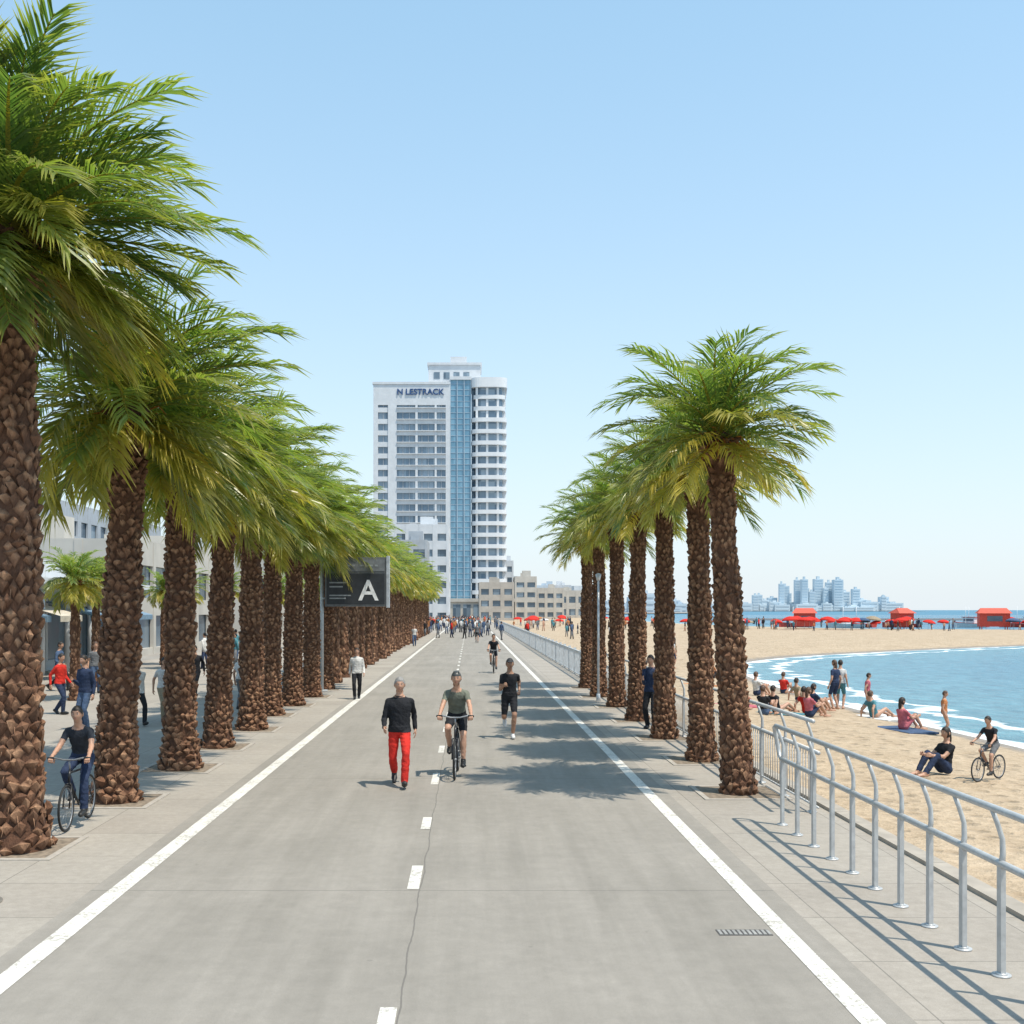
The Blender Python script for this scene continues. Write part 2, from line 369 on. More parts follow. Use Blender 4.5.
def crown_mesh(seed, nf, nl, L, wscale=1.0, wind=.3, lf=.30, span=118, top=84):
    r = random.Random(seed); V = []; F = []; C = []; MI = []
    for i in range(nf):
        q = (i+.5)/nf
        az = i*2.39996 + r.uniform(-.3, .3)
        el = math.radians(top - span*q**.9 + r.uniform(-12, 12))
        Lf = L*(.82+.25*math.sin(pi*min(1, q*1.1+.15)))*r.uniform(.80, 1.14)
        droop = math.radians(r.uniform(38, 78) * (1 - .35*max(0, q-.55)/.45))
        ag = (.22+r.uniform(-.3, .7))*min(1,(q-.45)*4) if q > .45 else max(0, r.uniform(-.5, .15))
        ag = max(0, min(.9, ag))
        tone = r.uniform(.05, 1.0); curl = r.uniform(-.3, .3)
        n = 14; pos = Vector((math.cos(az)*.10, math.sin(az)*.10, .35*(1-q)-.12)); P = [pos.copy()]; Dn = []
        for k_ in range(n):
            t = (k_+.5)/n; e = el - droop*t**1.4
            e = max(e, math.radians(-82))
            a2 = az + curl*t
            d = Vector((math.cos(a2)*math.cos(e), math.sin(a2)*math.cos(e), math.sin(e)))
            d = (d + Vector((wind*t, .05*t, -.05*t))).normalized()
            pos = pos + d*Lf/n; P.append(pos.copy()); Dn.append(d)
        o = len(V)
        for k_, pt in enumerate(P):
            d = Dn[min(k_, n-1)]; s = d.cross(Vector((0,0,1)))
            s = s.normalized() if s.length > .05 else Vector((math.sin(az), -math.cos(az), 0))
            u = s.cross(d); rr = (.030*(1-k_/n)**.8+.004)*L/2.3
            for vv_ in (s*rr*1.2, -s*rr*1.2, u*rr): V.append(pt+vv_); C.append((.55+ag*.4, .6, .8))
        for k_ in range(n):
            for j_ in range(3):
                F.append((o+k_*3+j_, o+k_*3+(j_+1)%3, o+(k_+1)*3+(j_+1)%3, o+(k_+1)*3+j_)); MI.append(0)
        for l in range(nl):
            t = .10 + .90*(l+r.random()*.6)/nl
            fi = min(t*n, n-.001); k_ = int(fi); pt = P[k_].lerp(P[k_+1], fi-k_); d = Dn[k_]
            s = d.cross(Vector((0,0,1)))
            s = s.normalized() if s.length > .05 else Vector((math.sin(az), -math.cos(az), 0))
            u = s.cross(d).normalized()
            ll = L*lf*(math.sin(pi*(.10+.80*t))**.5)*r.uniform(.75, 1.18)
            for sg in (-1, 1):
                fwd = .9+.9*t; up = r.uniform(.0, .5)
                d1 = (d*fwd + s*sg*1.0 + u*up + Vector((r.uniform(-.12,.12), r.uniform(-.12,.12), -.06))).normalized()
                d2 = (d1 + Vector((wind*.3, 0, -.30-.45*r.random()))*(.85 if ag < .4 else 1.3)).normalized()
                wv = (d - d1*d.dot(d1)).normalized()*.5 + u*r.uniform(-.35, .35)
                wd = wv.normalized()*(.0150*wscale*L/2.3*r.uniform(.8, 1.2))
                p1 = pt + d1*ll*.50; p2 = p1 + d2*ll*.56
                o = len(V)
                V += [pt-wd*.5, pt+wd*.5, p1+wd, p1-wd, p2]
                cc = min(1, max(0, tone+r.uniform(-.25, .25)))
                C += [(ag*.6, 0, cc)]*2 + [(ag, .45, cc)]*2 + [(min(1, ag+.15), 1, cc)]
                F += [(o, o+1, o+2, o+3), (o+3, o+2, o+4)]; MI += [0, 0]
    mb = MB()
    for i in range(34):
        a = r.uniform(0, 2*pi); e = r.uniform(-.6, .5)
        d = Vector((math.cos(a)*math.cos(e), math.sin(a)*math.cos(e), math.sin(e)))
        mid = d*r.uniform(.25, .5)*L/2.3
        mb.path([d*.1, mid, mid+d*.2+Vector((0,0,-.22*r.random()-.05))], [.018,.013,.007], 5)
    o = len(V); V += [Vector(x) for x in mb.v]; C += [(0,0,0)]*len(mb.v)
    F += [tuple(x+o for x in f) for f in mb.f]; MI += [1]*len(mb.f)
    return attr_mesh('crown', V, F, C, [leaf_m, orange_m], MI)

def trunk_mesh(seed, h=5.5, r0=.31, r1=.235, dz=.075, n=13):
    r = random.Random(seed); V = []; F = []; C = []
    def rad(z):
        t = z/h
        return r0+(r1-r0)*min(1, t*1.3)**.7 + .07*max(0, 1-z/.5)**2 + .07*max(0, (t-.90)/.10) + .010*math.sin(z*2.3+seed)+.008*math.sin(z*5.1+seed*2)
    S = 20; K = 30
    for i in range(K+1):
        z = h*1.03*i/K
        for j in range(S):
            a = 2*pi*j/S; V.append((rad(z)*.97*math.cos(a), rad(z)*.97*math.sin(a), z)); C.append((.05,0,.3))
    for i in range(K):
        for j in range(S): F.append((i*S+j, i*S+(j+1)%S, (i+1)*S+(j+1)%S, (i+1)*S+j))
    z = -.02; row = 0; off = 0
    while z < h*1.0:
        off += r.uniform(.25, .75)
        for j in range(n):
            if r.random() < .08: continue
            a = 2*pi*(j+off)/n + r.uniform(-.13, .13); rr = rad(max(z, 0)); hw = pi/n*r.uniform(.75, 1.3)
            H_ = dz*r.uniform(1.3, 2.6); out = r.uniform(.015, .075)*(1+1.3*max(0, (z/h-.86)/.14)); zj = z + r.uniform(-.45, .45)*dz
            def pt(aa, zz, o_): return ((rr+o_)*math.cos(aa), (rr+o_)*math.sin(aa), zz)
            o = len(V); tone = r.uniform(.15, 1)**1.2; sk = r.uniform(-.5, .5)*hw
            V += [pt(a, zj, 0), pt(a+hw, zj+H_*r.uniform(.4,.6), -.004), pt(a, zj+H_*.95, -.004), pt(a-hw, zj+H_*r.uniform(.4,.6), -.004),
                  pt(a-hw*.45+sk, zj+H_*r.uniform(.5,.85), out), pt(a+hw*.45+sk, zj+H_*r.uniform(.5,.85), out*r.uniform(.6,1.1)), pt(a+sk, zj+H_*.34, out*.7)]
            q = r.random()
            C += [(0,0,q), (.15,0,q), (.1,0,q), (.15,0,q), (tone,0,q), (tone*.8,0,q), (tone*.7,0,q)]
            F += [(o,o+1,o+5,o+6), (o,o+6,o+4,o+3), (o+1,o+2,o+5), (o+2,o+3,o+4), (o+2,o+4,o+5), (o+4,o+6,o+5)]
            if r.random() < .3:   # torn fibre
                o = len(V); a2 = a+r.uniform(-.1,.1); L2 = r.uniform(.05,.12)
                V += [pt(a2-.02, zj+H_*.5, out*.6), pt(a2+.02, zj+H_*.5, out*.6), pt(a2+r.uniform(-.05,.05), zj+H_*.5+L2*r.choice((-1,.6)), out+.02)]
                C += [(.6,0,.2)]*3; F.append((o,o+1,o+2))
        z += dz*r.uniform(.85, 1.2); row += 1
    return attr_mesh('trunk', V, F, C, [bark_m])
crowns_hi = [crown_mesh(s, 74, 36, 2.25, 1.3, .3, .32, 120) for s in (1, 2, 3)]
crown_big = crown_mesh(9, 86, 54, 2.7, 1.1, .36, .32, 120)
crowns_r = [crown_mesh(s, 56, 34, 1.72, 1.4, .18, .33, 104, 88) for s in (21, 22, 23)]
crowns_lo = [crown_mesh(s, 46, 18, 2.2, 2.5, .3, .31) for s in (5, 6)]
trunks = [trunk_mesh(s) for s in (1, 2, 3)]
trunk_lo = trunk_mesh(8, dz=.15, n=8)
soil = M('tree_pit_soil', (.24,.19,.14), .95, 0, .4, 12)
pitc = M('tree_pit_frame', (.40,.36,.31), .85, 0, .15, 8)
pit = MB(); pit.box(-.56,.56,-.56,.56,-.05,.0105,0)
for a in (-1, 1):
    pit.box(min(a*.56,a*.64), max(a*.56,a*.64), -.64,.64,-.05,.018,1); pit.box(-.56,.56,min(a*.56,a*.64),max(a*.56,a*.64),-.05,.018,1)
pit_me = pit.mesh('tree_pit', [soil, pitc])
def palm(x, y, th, crown, trunk, cs=1, ts=1, lean=(0,0), rz=0, pitf=True, z0=0):
    e = empty('palm_tree', (x, y, z0))
    t = inst('trunk', trunk, e, (0,0,0), (0,0,0), (ts, ts, th/5.5)); t.rotation_mode = 'ZYX'
    t.rotation_euler = (math.atan2(-lean[1], th), math.atan2(lean[0], th), R.uniform(0, 6))
    c = inst('crown', crown, e, (lean[0], lean[1], th+.05), (0, 0, rz), (cs, cs, cs))
    if pitf: inst('tree_pit', pit_me, e)
    return e
palm(-5.33, 12.9, 7.05, crown_big, trunks[0], .86, 1.04, (-.08, .1), .0)
palm(-5.2, 16.1, 5.6, crowns_hi[0], trunks[1], .98, .95, (.18, .1), 0)
yl = [19.4, 22.4, 25.7, 29.2, 32.2, 35.4, 38.8]
for i, y in enumerate(yl):
    palm(-5.2+R.uniform(-.1,.1), y, 5.6-.06*i+R.uniform(-.25,.2), crowns_hi[(i+1)%3], trunks[i%3], R.uniform(.82, .95), R.uniform(.86,.98), (R.uniform(-.05,.2), 0), R.uniform(-.5,.5))
y = 42.2
while y < 135:
    palm(-5.2+R.uniform(-.1,.1), y, 5.25+R.uniform(-.35,.3), crowns_lo[int(y)%2], trunk_lo, R.uniform(.82,.98), .88, (0,0), R.uniform(-.6,.6), False); y += 3.5
for i, (x, y, th, ln) in enumerate([(4.10,16.8,5.35,(-.30,.0)), (4.30,20.4,5.3,(-.08,0)), (4.24,24.0,5.3,(0,0)), (4.22,27.8,5.4,(.03,0)), (4.24,31.8,5.3,(0,0)), (4.16,35.5,5.3,(0,0)), (4.2,39.5,5.2,(0,0))]):
    palm(x, y, th, crowns_r[i%3], trunks[(i+1)%3], R.uniform(.90,.97), .75, ln, R.uniform(-.4,.4) if i else 0)
for (x, y, s) in [(-15.8,44,.72),(-15.2,47.5,.68),(-15.6,56,.7),(-14.5,66,.75),(-13,80,.8),(-12.5,92,.8),(-12,110,.85),(-15.8,36,.72),(-10.5,60,.7),(-10.5,74,.72),(-17,50,.75),(-13.5,52,.7),(-13.6,40,.7),(-12.2,34,.68)]:
    palm(x, y, 5.3*s, crowns_lo[int(y)%2], trunk_lo, s*.8, s*.8, (0,0), R.uniform(-1,1), False)

# ---------------------------------------------------------------- buildings
def glass_mat(name, c1, c2, cell=(1.6,1.6,3.4), rough=.15):
    m, nt, b = newmat(name); v = coord(nt, tuple(1/x for x in cell))
    fl = N(nt, 'ShaderNodeVectorMath'); fl.operation = 'FLOOR'; nt.links.new(v, fl.inputs[0])
    wn = N(nt, 'ShaderNodeTexWhiteNoise'); nt.links.new(fl.outputs[0], wn.inputs[0])
    c = mix(nt, math_(nt, 'POWER', wn.outputs[0], 1.6), c1, c2); nt.links.new(c, b.inputs['Base Color'])
    b.inputs['Roughness'].default_value = rough; b.inputs['Specular IOR Level'].default_value = .8; return m
glass = glass_mat('window_glass', (.07,.11,.15), (.24,.31,.37))
glass_h = glass_mat('hotel_glass', (.11,.18,.25), (.30,.38,.45), (2.05,2,3.45))
glass_blue = glass_mat('blue_glass', (.12,.27,.38), (.20,.38,.50), (2.05,2,1.725))
def building(name, x0, x1, y0, y1, h, floors, bayx, wall, z0=-.3, wfrac=.5, pier=.35, gm=None, roofbits=True):
    b = MB(); fh = h/floors; d = .25
    b.box(x0+d, x1-d, y0+d, y1-d, z0, h-.1, 1)
    for i in range(floors+1):
        za = i*fh - (fh*(1-wfrac))*(.6) ; zb = i*fh + (fh*(1-wfrac))*.4
        if i == 0: za = z0
        if i == floors: zb = h + .9
        b.box(x0, x1, y0, y0+d, za, zb, 0); b.box(x0, x1, y1-d, y1, za, zb, 0)
        b.box(x0, x0+d, y0+d, y1-d, za, zb, 0); b.box(x1-d, x1, y0+d, y1-d, za, zb, 0)
        b.box(x0+d, x1-d, y0+d, y1-d, min(zb-.5, h+.2)-.1, min(zb-.5, h+.2), 0) if i == floors else None
    nx = max(1, round((x1-x0)/bayx)); ny = max(1, round((y1-y0)/bayx)); pw = pier*bayx
    for i in range(nx+1):
        cx = x0 + (x1-x0)*i/nx; a = max(x0, cx-pw/2); c = min(x1, cx+pw/2)
        b.box(a, c, y0-.04, y0+.2, z0, h+.85, 0); b.box(a, c, y1-.2, y1+.04, z0, h+.85, 0)
    for i in range(ny+1):
        cy = y0 + (y1-y0)*i/ny; a = max(y0+.003, cy-pw/2); c = min(y1-.003, cy+pw/2)
        b.box(x1-.2, x1+.04, a, c, z0, h+.85, 0); b.box(x0-.04, x0+.2, a, c, z0, h+.85, 0)
    if roofbits:
        rr = random.Random(int(x0*7+y0)); 
        for _ in range(3):
            cx = rr.uniform(x0+2, max(x0+2.1, x1-3)); cy = rr.uniform(y0+1.5, max(y0+1.6, y1-3)); s = rr.uniform(.8, 2)
            b.box(cx, cx+s*1.4, cy, cy+s, h+.1, h+.9+s, 0)
    return b.obj(name, [wall, gm or glass])
white_w = M('white_render', (.62,.64,.66), .8, 0, .08, .6)
cream = M('cream_render', (.52,.49,.44), .85, 0, .12, .5)
beige = M('beige_stone', (.45,.41,.36), .85, 0, .15, .5)
grey_w = M('grey_render', (.40,.43,.46), .85, 0, .12, .5)
haze_w = M('hazed_facade', (.52,.59,.65), .9, 0, .1, .1)  # aerial haze painted into the colour of the farther facades
haze_b = M('hazed_blue_facade', (.45,.54,.62), .9, 0, .1, .1)  # same painted haze, bluer

HX, HY = -9, 330
hotel = empty('hotel_tower', (HX, HY, 0), 0)
def child(mb, name, mats): return mb.obj(name, mats, hotel)
wing = MB(); fh = 3.45; nfl = 19; x0, x1, yb = -20, 3.0, 22
wing.box(x0+.5, x1-.2, .5, yb, -.3, 67.5, 1)
for i in range(nfl):
    z = i*fh
    wing.box(x0, x1, 0, .5, z-(.0 if i else .3), z+1.45, 0)
    wing.box(x0+.0, x0+.5, .5, yb, z, z+1.45, 0)
wing.box(x0, x1, -.15, yb, 64.3, 70.5, 0)
wing.box(x0-.25, x1, -.4, yb, 70.5, 71.2, 0)
for cx, cw in [(x0,1.4),(x0+4.4,2.6),(x0+12.6,.7),(x0+18.4,.6),(x1-1.3,1.3)]:
    wing.box(cx, cx+cw, -.18, .35, -.3, 64.4, 0)
for i in range(nfl):
    for cx in (x0+2.9, x0+8.8, x0+10.7, x0+14.5, x0+16.4, x0+20.3): wing.box(cx, cx+.14, .2, .48, i*fh+1.4, i*fh+3.5, 2)
    wing.box(x0+7.0, x1-1.3, -.5, -.0, i*fh+1.25, i*fh+1.45, 0)
child(wing, 'left_wing', [white_w, glass_h, grey_w])
core = MB(); core.box(3.0, 9.4, .9, yb, -.3, 72.0, 1)
for i in range(42): core.box(3.0, 9.4, .80, .92, i*1.725, i*1.725+.12, 0)
for cx in (3.0, 5.05, 7.15, 9.2): core.box(cx, cx+.2, .55, .85, -.3, 72, 0)
core.box(2.9, 9.5, .4, yb, 72, 73, 2)
child(core, 'glass_core', [M('mullion',(.42,.52,.60),.4), glass_blue, white_w])
ph = MB(); ph.box(-3.6, 12.2, 4, 18, 71.1, 77.2, 0); ph.box(-4.0, 12.6, 3.6, 18.4, 77.2, 77.9, 0)
ph.box(3, 8, 6, 14, 77.8, 80.2, 0)
for cx in (-2, 1, 4, 7): ph.box(cx, cx+1.8, 3.9, 4.1, 73, 75, 1)
child(ph, 'roof_pavilion', [white_w, glass])
bal = MB(); cx0 = 14.4; wr = 5.4
def dshape(ext, n=18):
    pts = [(cx0-4.9, 20), (cx0-4.9, 1.5)]
    for j in range(n+1):
        a = pi + pi*j/n; ca, sa = math.cos(a), math.sin(a)
        ca = math.copysign(abs(ca)**.55, ca); sa = math.copysign(abs(sa)**.7, sa)
        pts.append((cx0+.35+(wr-.05+ext)*ca, 2.2+(3.0+ext)*sa))
    pts += [(cx0+.35+wr+ext, 20)]
    return pts
def prism(mb, pts, z0, z1, m):
    n = len(pts); v = [(x, y, z0) for x, y in pts]+[(x, y, z1) for x, y in pts]
    f = [tuple(range(n))[::-1], tuple(range(n, 2*n))]+[(i, (i+1)%n, n+(i+1)%n, n+i) for i in range(n)]
    mb.add(v, f, m)
prism(bal, dshape(-1.3), -.3, 70, 1)
for i in range(20):
    z = i*fh+.6
    prism(bal, dshape(.0 if i < 18 else -.5), z, z+1.2, 0)
    for dx_ in (-3.7, -.6, 2.6): bal.box(cx0+dx_, cx0+dx_+.7, .0, .9, z+1.2, z+fh, 0)
    for yy in (3, 6, 10, 14, 18): bal.box(cx0+4.0, cx0+5.4, yy, yy+1.2, z+1.2, z+fh, 0)
prism(bal, dshape(.15), 69.6, 72.5, 0)
child(bal, 'corner_balconies', [M('white_balcony', (.72,.73,.74), .7, 0, .05, .5), glass_h])
pod = MB(); pod.box(-24, 22, -6, 20, -.3, 5.2, 0); pod.box(-24.3, 22.3, -6.5, 20, 5.2, 6.2, 0)
for i in range(15): pod.box(-23+i*3, -20.8+i*3, -6.12, -5.9, .4, 4.4, 1)
child(pod, 'podium', [cream, glass])
navy = M('sign_blue', (.02,.07,.20), .5)
def text(txt, parent, loc, size, mat, ext=.05, name='lettering', align='CENTER', rot=(pi/2,0,0), off=.012):
    c = bpy.data.curves.new(name, 'FONT'); c.body = txt; c.size = size; c.extrude = ext; c.align_x = align
    c.offset = size*off; c.materials.append(mat); o = bpy.data.objects.new(name, c); COL.objects.link(o); o.location = loc; o.rotation_euler = rot
    o.parent = parent; return o
text('N LESTRACK', hotel, (-5.9, -.32, 67.4), 2.45, navy, .12, off=.018)

building('office_building', -16, -4.5, 232, 250, 20, 6, 3, white_w, wfrac=.45)
building('apartment_building', -14, -8, 205, 216, 15, 5, 2.4, grey_w)
building('apartment_building', 2.5, 12, 300, 318, 9.5, 3, 3, beige)
building('apartment_building', 13.5, 20, 330, 345, 12, 4, 2.6, cream)
building('apartment_building', 7, 15, 380, 396, 19, 5, 3, white_w)
building('apartment_building', 21.5, 30, 352, 365, 9, 3, 2.6, cream)
rb = random.Random(5)
for i in range(26):
    Yb = rb.uniform(400, 690); s = rb.uniform(8, 15); h = rb.uniform(6, 15)
    xx = 5+ (i*1.7)
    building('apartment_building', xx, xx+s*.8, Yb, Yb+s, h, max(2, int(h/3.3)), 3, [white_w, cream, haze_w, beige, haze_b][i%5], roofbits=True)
shop = building('shopping_pavilion', -32, -19.5, 16, 60, 4.2, 1, 3.2, white_w, wfrac=.72, pier=.08)
cn = MB()
for i in range(15): cn.tube((-18.3, 17+i*3, 0), (-18.3, 17+i*3, 3.9), .13, n=16, m=0)
cn.box(-19.45, -17.6, 15.6, 60.5, 3.9, 4.15, 0)
for i in range(12):
    y0_ = 17.4+i*3.6
    cn.add([(-19.4,y0_,3.2),(-19.4,y0_+2.6,3.2),(-17.2,y0_+2.6,2.55),(-17.2,y0_,2.55),(-17.2,y0_,2.3),(-17.2,y0_+2.6,2.3)], [(0,1,2,3),(3,2,5,4)], 1+i%2)
c_ = cn.obj('colonnade', [white_w, M('awning_cream',(.55,.50,.42),.8), M('awning_blue',(.18,.28,.38),.8)]); c_.parent = shop
building('apartment_building', -34, -20, 66, 88, 6.2, 2, 3.4, cream, wfrac=.65, pier=.15)
building('apartment_building', -30, -17, 94, 120, 6.5, 2, 3.4, cream)
building('office_building', -32, -16, 128, 156, 10, 3, 3.2, white_w, wfrac=.55)
building('apartment_building', -28, -14, 165, 190, 12, 4, 3.2, cream)
building('apartment_building', -70, -45, 120, 160, 14, 4, 3.2, grey_w)
def skyline(name, specs, mats):
    s = MB()
    for (x, y, w_, h, mi) in specs:
        d = w_*.8
        s.box(x, x+w_, y, y+d, -.3, h, mi)
        nf = max(2, int(h/6))
        for i in range(nf):
            z = (i+.35)*h/nf
            s.box(x+w_*.08, x+w_*.92, y-.6, y-.003, z, z+h/nf*.42, 2)
        s.box(x+w_*.3, x+w_*.6, y+2, y+d*.6, h, h+h*.06+2, mi)
    return s.obj(name, mats)
rr = random.Random(8)
sp_ = []
x = 650
for i in range(24):
    w_ = rr.uniform(11, 22); h = rr.uniform(40, 78) if 4 < i < 19 else rr.uniform(14, 38)
    sp_.append((x, 2520+rr.uniform(0, 60), w_, h, rr.choice([0,1]))); x += w_*rr.uniform(.7, 1.0)
for i in range(40):
    w_ = rr.uniform(20, 50); sp_.append((rr.uniform(570, 960), 2500+rr.uniform(0,10)+i*1.5, w_, rr.uniform(8, 22), rr.choice([0,1])))
hz = [M('haze_tower', (.52,.61,.67), .95, 0, .05, .01), M('haze_tower_light', (.58,.66,.71), .95, 0, .05, .01), M('haze_window', (.49,.59,.66), .9, 0, .05, .01)]  # wall and window colours shifted towards the sky to stand for distance haze
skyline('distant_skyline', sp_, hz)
sp_ = []
for i in range(95):
    t = rr.random(); Yd = 760+t*1300; xs = 60+ (Yd-720)*.31
    sp_.append((xs - rr.uniform(15, 260), Yd, rr.uniform(12, 30), rr.uniform(6, 22), rr.choice([0,1])))
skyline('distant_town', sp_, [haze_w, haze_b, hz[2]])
hl = MB(); pts = [(-3000+i*110, 6500+500*math.sin(i*.4), max(2, 70+40*math.sin(i*.55)+24*math.sin(i*1.7)) * max(0, 1-max(0, (i-28))/12)) for i in range(41)]
vv = []; ff = []
for i, (a, b_, c) in enumerate(pts): vv += [(a, b_-700, -.4), (a, b_, c), (a, b_+900, -.4)]
for i in range(40): ff += [(i*3, i*3+3, i*3+4, i*3+1), (i*3+1, i*3+4, i*3+5, i*3+2)]
hl.add(vv, ff, 0, True); hl.obj('hills', [M('haze_hill', (.50,.58,.65), 1, 0, .1, .002)])  # pale blue hill colour has the distance haze painted in

# ---------------------------------------------------------------- advert board
sg = empty('advertising_sign', (-5.0, 38.0, 0))
q = MB(); q.tube((-.12,.05,0),(-.12,.05,4.72),.06,n=12,m=0); q.tube((-.12,.05,0),(-.12,.05,.04),.2,n=16,m=0)
q.box(.0,2.12,-.10,.14,2.92,4.62,1); q.box(.06,2.06,-.115,-.103,3.00,4.06,2); q.box(.06,2.06,-.115,-.103,4.14,4.54,3)
q.tube((-.12,.02,3.2),(.0,.02,3.2),.035,n=8); q.tube((-.12,.02,4.35),(.0,.02,4.35),.035,n=8)
for a, b_, z in ((.16,.80,3.72),(.16,.62,3.58),(.16,.9,3.28),(.16,.72,3.18)): q.box(a,b_,-.121,-.116,z,z+.045,5)
for i in range(7): q.box(.16+i*.26,.16+i*.26+.10+.05*(i%3),-.121,-.116,4.30,4.36,5)
q.box(2.12,2.22,-.13,.17,2.88,4.66,6)
q.obj('board', [rail_m, M('sign_frame',(.13,.135,.14),.5), M('sign_black',(.028,.032,.038),.45), M('sign_grey',(.16,.17,.18),.5), M('sign_photo',(.09,.11,.13),.5,0,.8,3), M('sign_print',(.30,.32,.33),.6), M('sign_edge',(.42,.45,.48),.5)], sg)
text('A', sg, (1.50, -.118, 3.14), 1.0, M('sign_white', (.8,.8,.8), .5), .006, 'letter')
lp = MB(); lp.tube((0,0,0),(0,0,.25),.07,.055,12); lp.tube((0,0,.25),(0,0,3.7),.038,.03,12); lp.tube((0,0,3.7),(0,0,3.88),.05,.09,14); lp.tube((0,0,3.88),(0,0,3.92),.10,.03,14)
lp.obj('street_lamp', [M('lamp_white',(.70,.71,.72),.4,.1)], None, (3.92, 33.6, 0))

# ---------------------------------------------------------------- people
skin_m = M('skin', (.48,.27,.18), .5, 0, .08, 8, 0); skin_d = M('skin_tan', (.33,.18,.115), .5, 0, .08, 8)
def V3(*a): return Vector(a)
def remesh(mb, voxel, smooth=2):
    me = mb.mesh('tmp', []); o = bpy.data.objects.new('tmp', me); COL.objects.link(o)
    r = o.modifiers.new('r', 'REMESH'); r.mode = 'VOXEL'; r.voxel_size = voxel
    s = o.modifiers.new('s', 'SMOOTH'); s.factor = .5; s.iterations = smooth
    dg = bpy.context.evaluated_depsgraph_get(); dg.update(); ev = o.evaluated_get(dg); m2 = ev.to_mesh()
    V = np.empty(len(m2.vertices)*3, 'f'); m2.vertices.foreach_get('co', V); V = V.reshape(-1, 3).copy()
    F = [tuple(p_.vertices) for p_ in m2.polygons]; ev.to_mesh_clear()
    bpy.data.objects.remove(o); bpy.data.meshes.remove(me); return V, F
def make_hand(curl):
    b = MB(); b.tube((0,0,.02),(0,0,-.02),.024,.026,10,dome=True)
    for yy in (-.026,-.009,.009,.026): b.tube((0,yy*.7,-.02),(0,yy,-.085),.017,.0135,8,dome=True)
    for yy, l, r_ in ((-.030,.066,.0088),(-.010,.076,.0092),(.011,.070,.0088),(.030,.055,.0078)):
        p0 = V3(0, yy, -.085); a = 0
        for k_, fr in enumerate((.45,.32,.25)):
            a += curl*(.75 if k_ == 0 else 1)
            p1 = p0 + V3(math.sin(a), yy*.8, -math.cos(a))*l*fr
            b.tube(p0, p1, r_*(1-.08*k_), r_*(.94-.08*k_), 8, dome=True); p0 = p1
    t0 = V3(.004,-.022,-.03); t1 = t0+V3(.010,-.022,-.022); t2 = t1+V3(.010+.012*curl,-.003,-.022); t3 = t2+V3(.006+.012*curl,.005,-.014)
    b.tube(t0,t1,.014,.011,8,dome=True); b.tube(t1,t2,.0105,.0095,8,dome=True); b.tube(t2,t3,.0095,.008,8,dome=True)
    return remesh(b, .0052, 1)
HANDS = {'relax': make_hand(.32), 'grip': make_hand(1.15)}
def ik(a, c, l1, l2, hint):
    d = c-a; L_ = d.length
    if L_ > (l1+l2)*.998: c = a+d*((l1+l2)*.998/L_); d = c-a; L_ = d.length
    x = (l1*l1-l2*l2+L_*L_)/(2*L_); h = math.sqrt(max(0, l1*l1-x*x)); u = d/L_
    hp = hint-u*hint.dot(u)
    return a+u*x+hp.normalized()*h, c
POSES = {
 'stand': dict(pel=(0,0,.935), lean=0, ank=[(.10,0,.085),(-.10,.03,.085)], wr=[(.25,-.05,.84),(-.25,-.03,.84)]),
 'stand_phone': dict(pel=(0,0,.935), lean=.04, ank=[(.10,-.04,.085),(-.11,.04,.085)], wr=[(.25,-.02,.84),(-.10,-.30,1.18)]),
 'walk': dict(pel=(0,0,.905), lean=.05, ank=[(.07,-.30,.105),(-.08,.34,.19)], wr=[(.25,.17,.88),(-.24,-.26,.94)], tilt=[-.28,.75]),
 'walk2': dict(pel=(0,0,.925), lean=.04, ank=[(.07,.20,.12),(-.07,-.17,.09)], wr=[(.24,-.18,.88),(-.24,.12,.86)], tilt=[.45,-.1]),
 'run': dict(pel=(0,0,.93), lean=.12, ank=[(.06,-.14,.095),(-.07,.42,.40)], wr=[(.22,.02,1.02),(-.15,-.32,1.16)], tilt=[0,1.1], hand='grip'),
 'cycle': dict(pel=(0,.24,1.00), lean=.42, ank=[(.12,-.09,.262),(-.12,.12,.475)], wr=[(.26,-.335,1.055),(-.26,-.335,1.055)], hand='grip', tilt=[.1,.2]),
 'sit': dict(pel=(0,.05,.13), lean=-.12, ank=[(.12,-.55,.07),(-.12,-.50,.07)], wr=[(.13,-.38,.40),(-.13,-.36,.40)], hint=(0,-.3,1)),
 'sit2': dict(pel=(0,.05,.13), lean=-.35, ank=[(.10,-.80,.07),(-.14,-.72,.07)], wr=[(.25,.36,.05),(-.25,.38,.05)], hint=(0,-.2,1)),
}
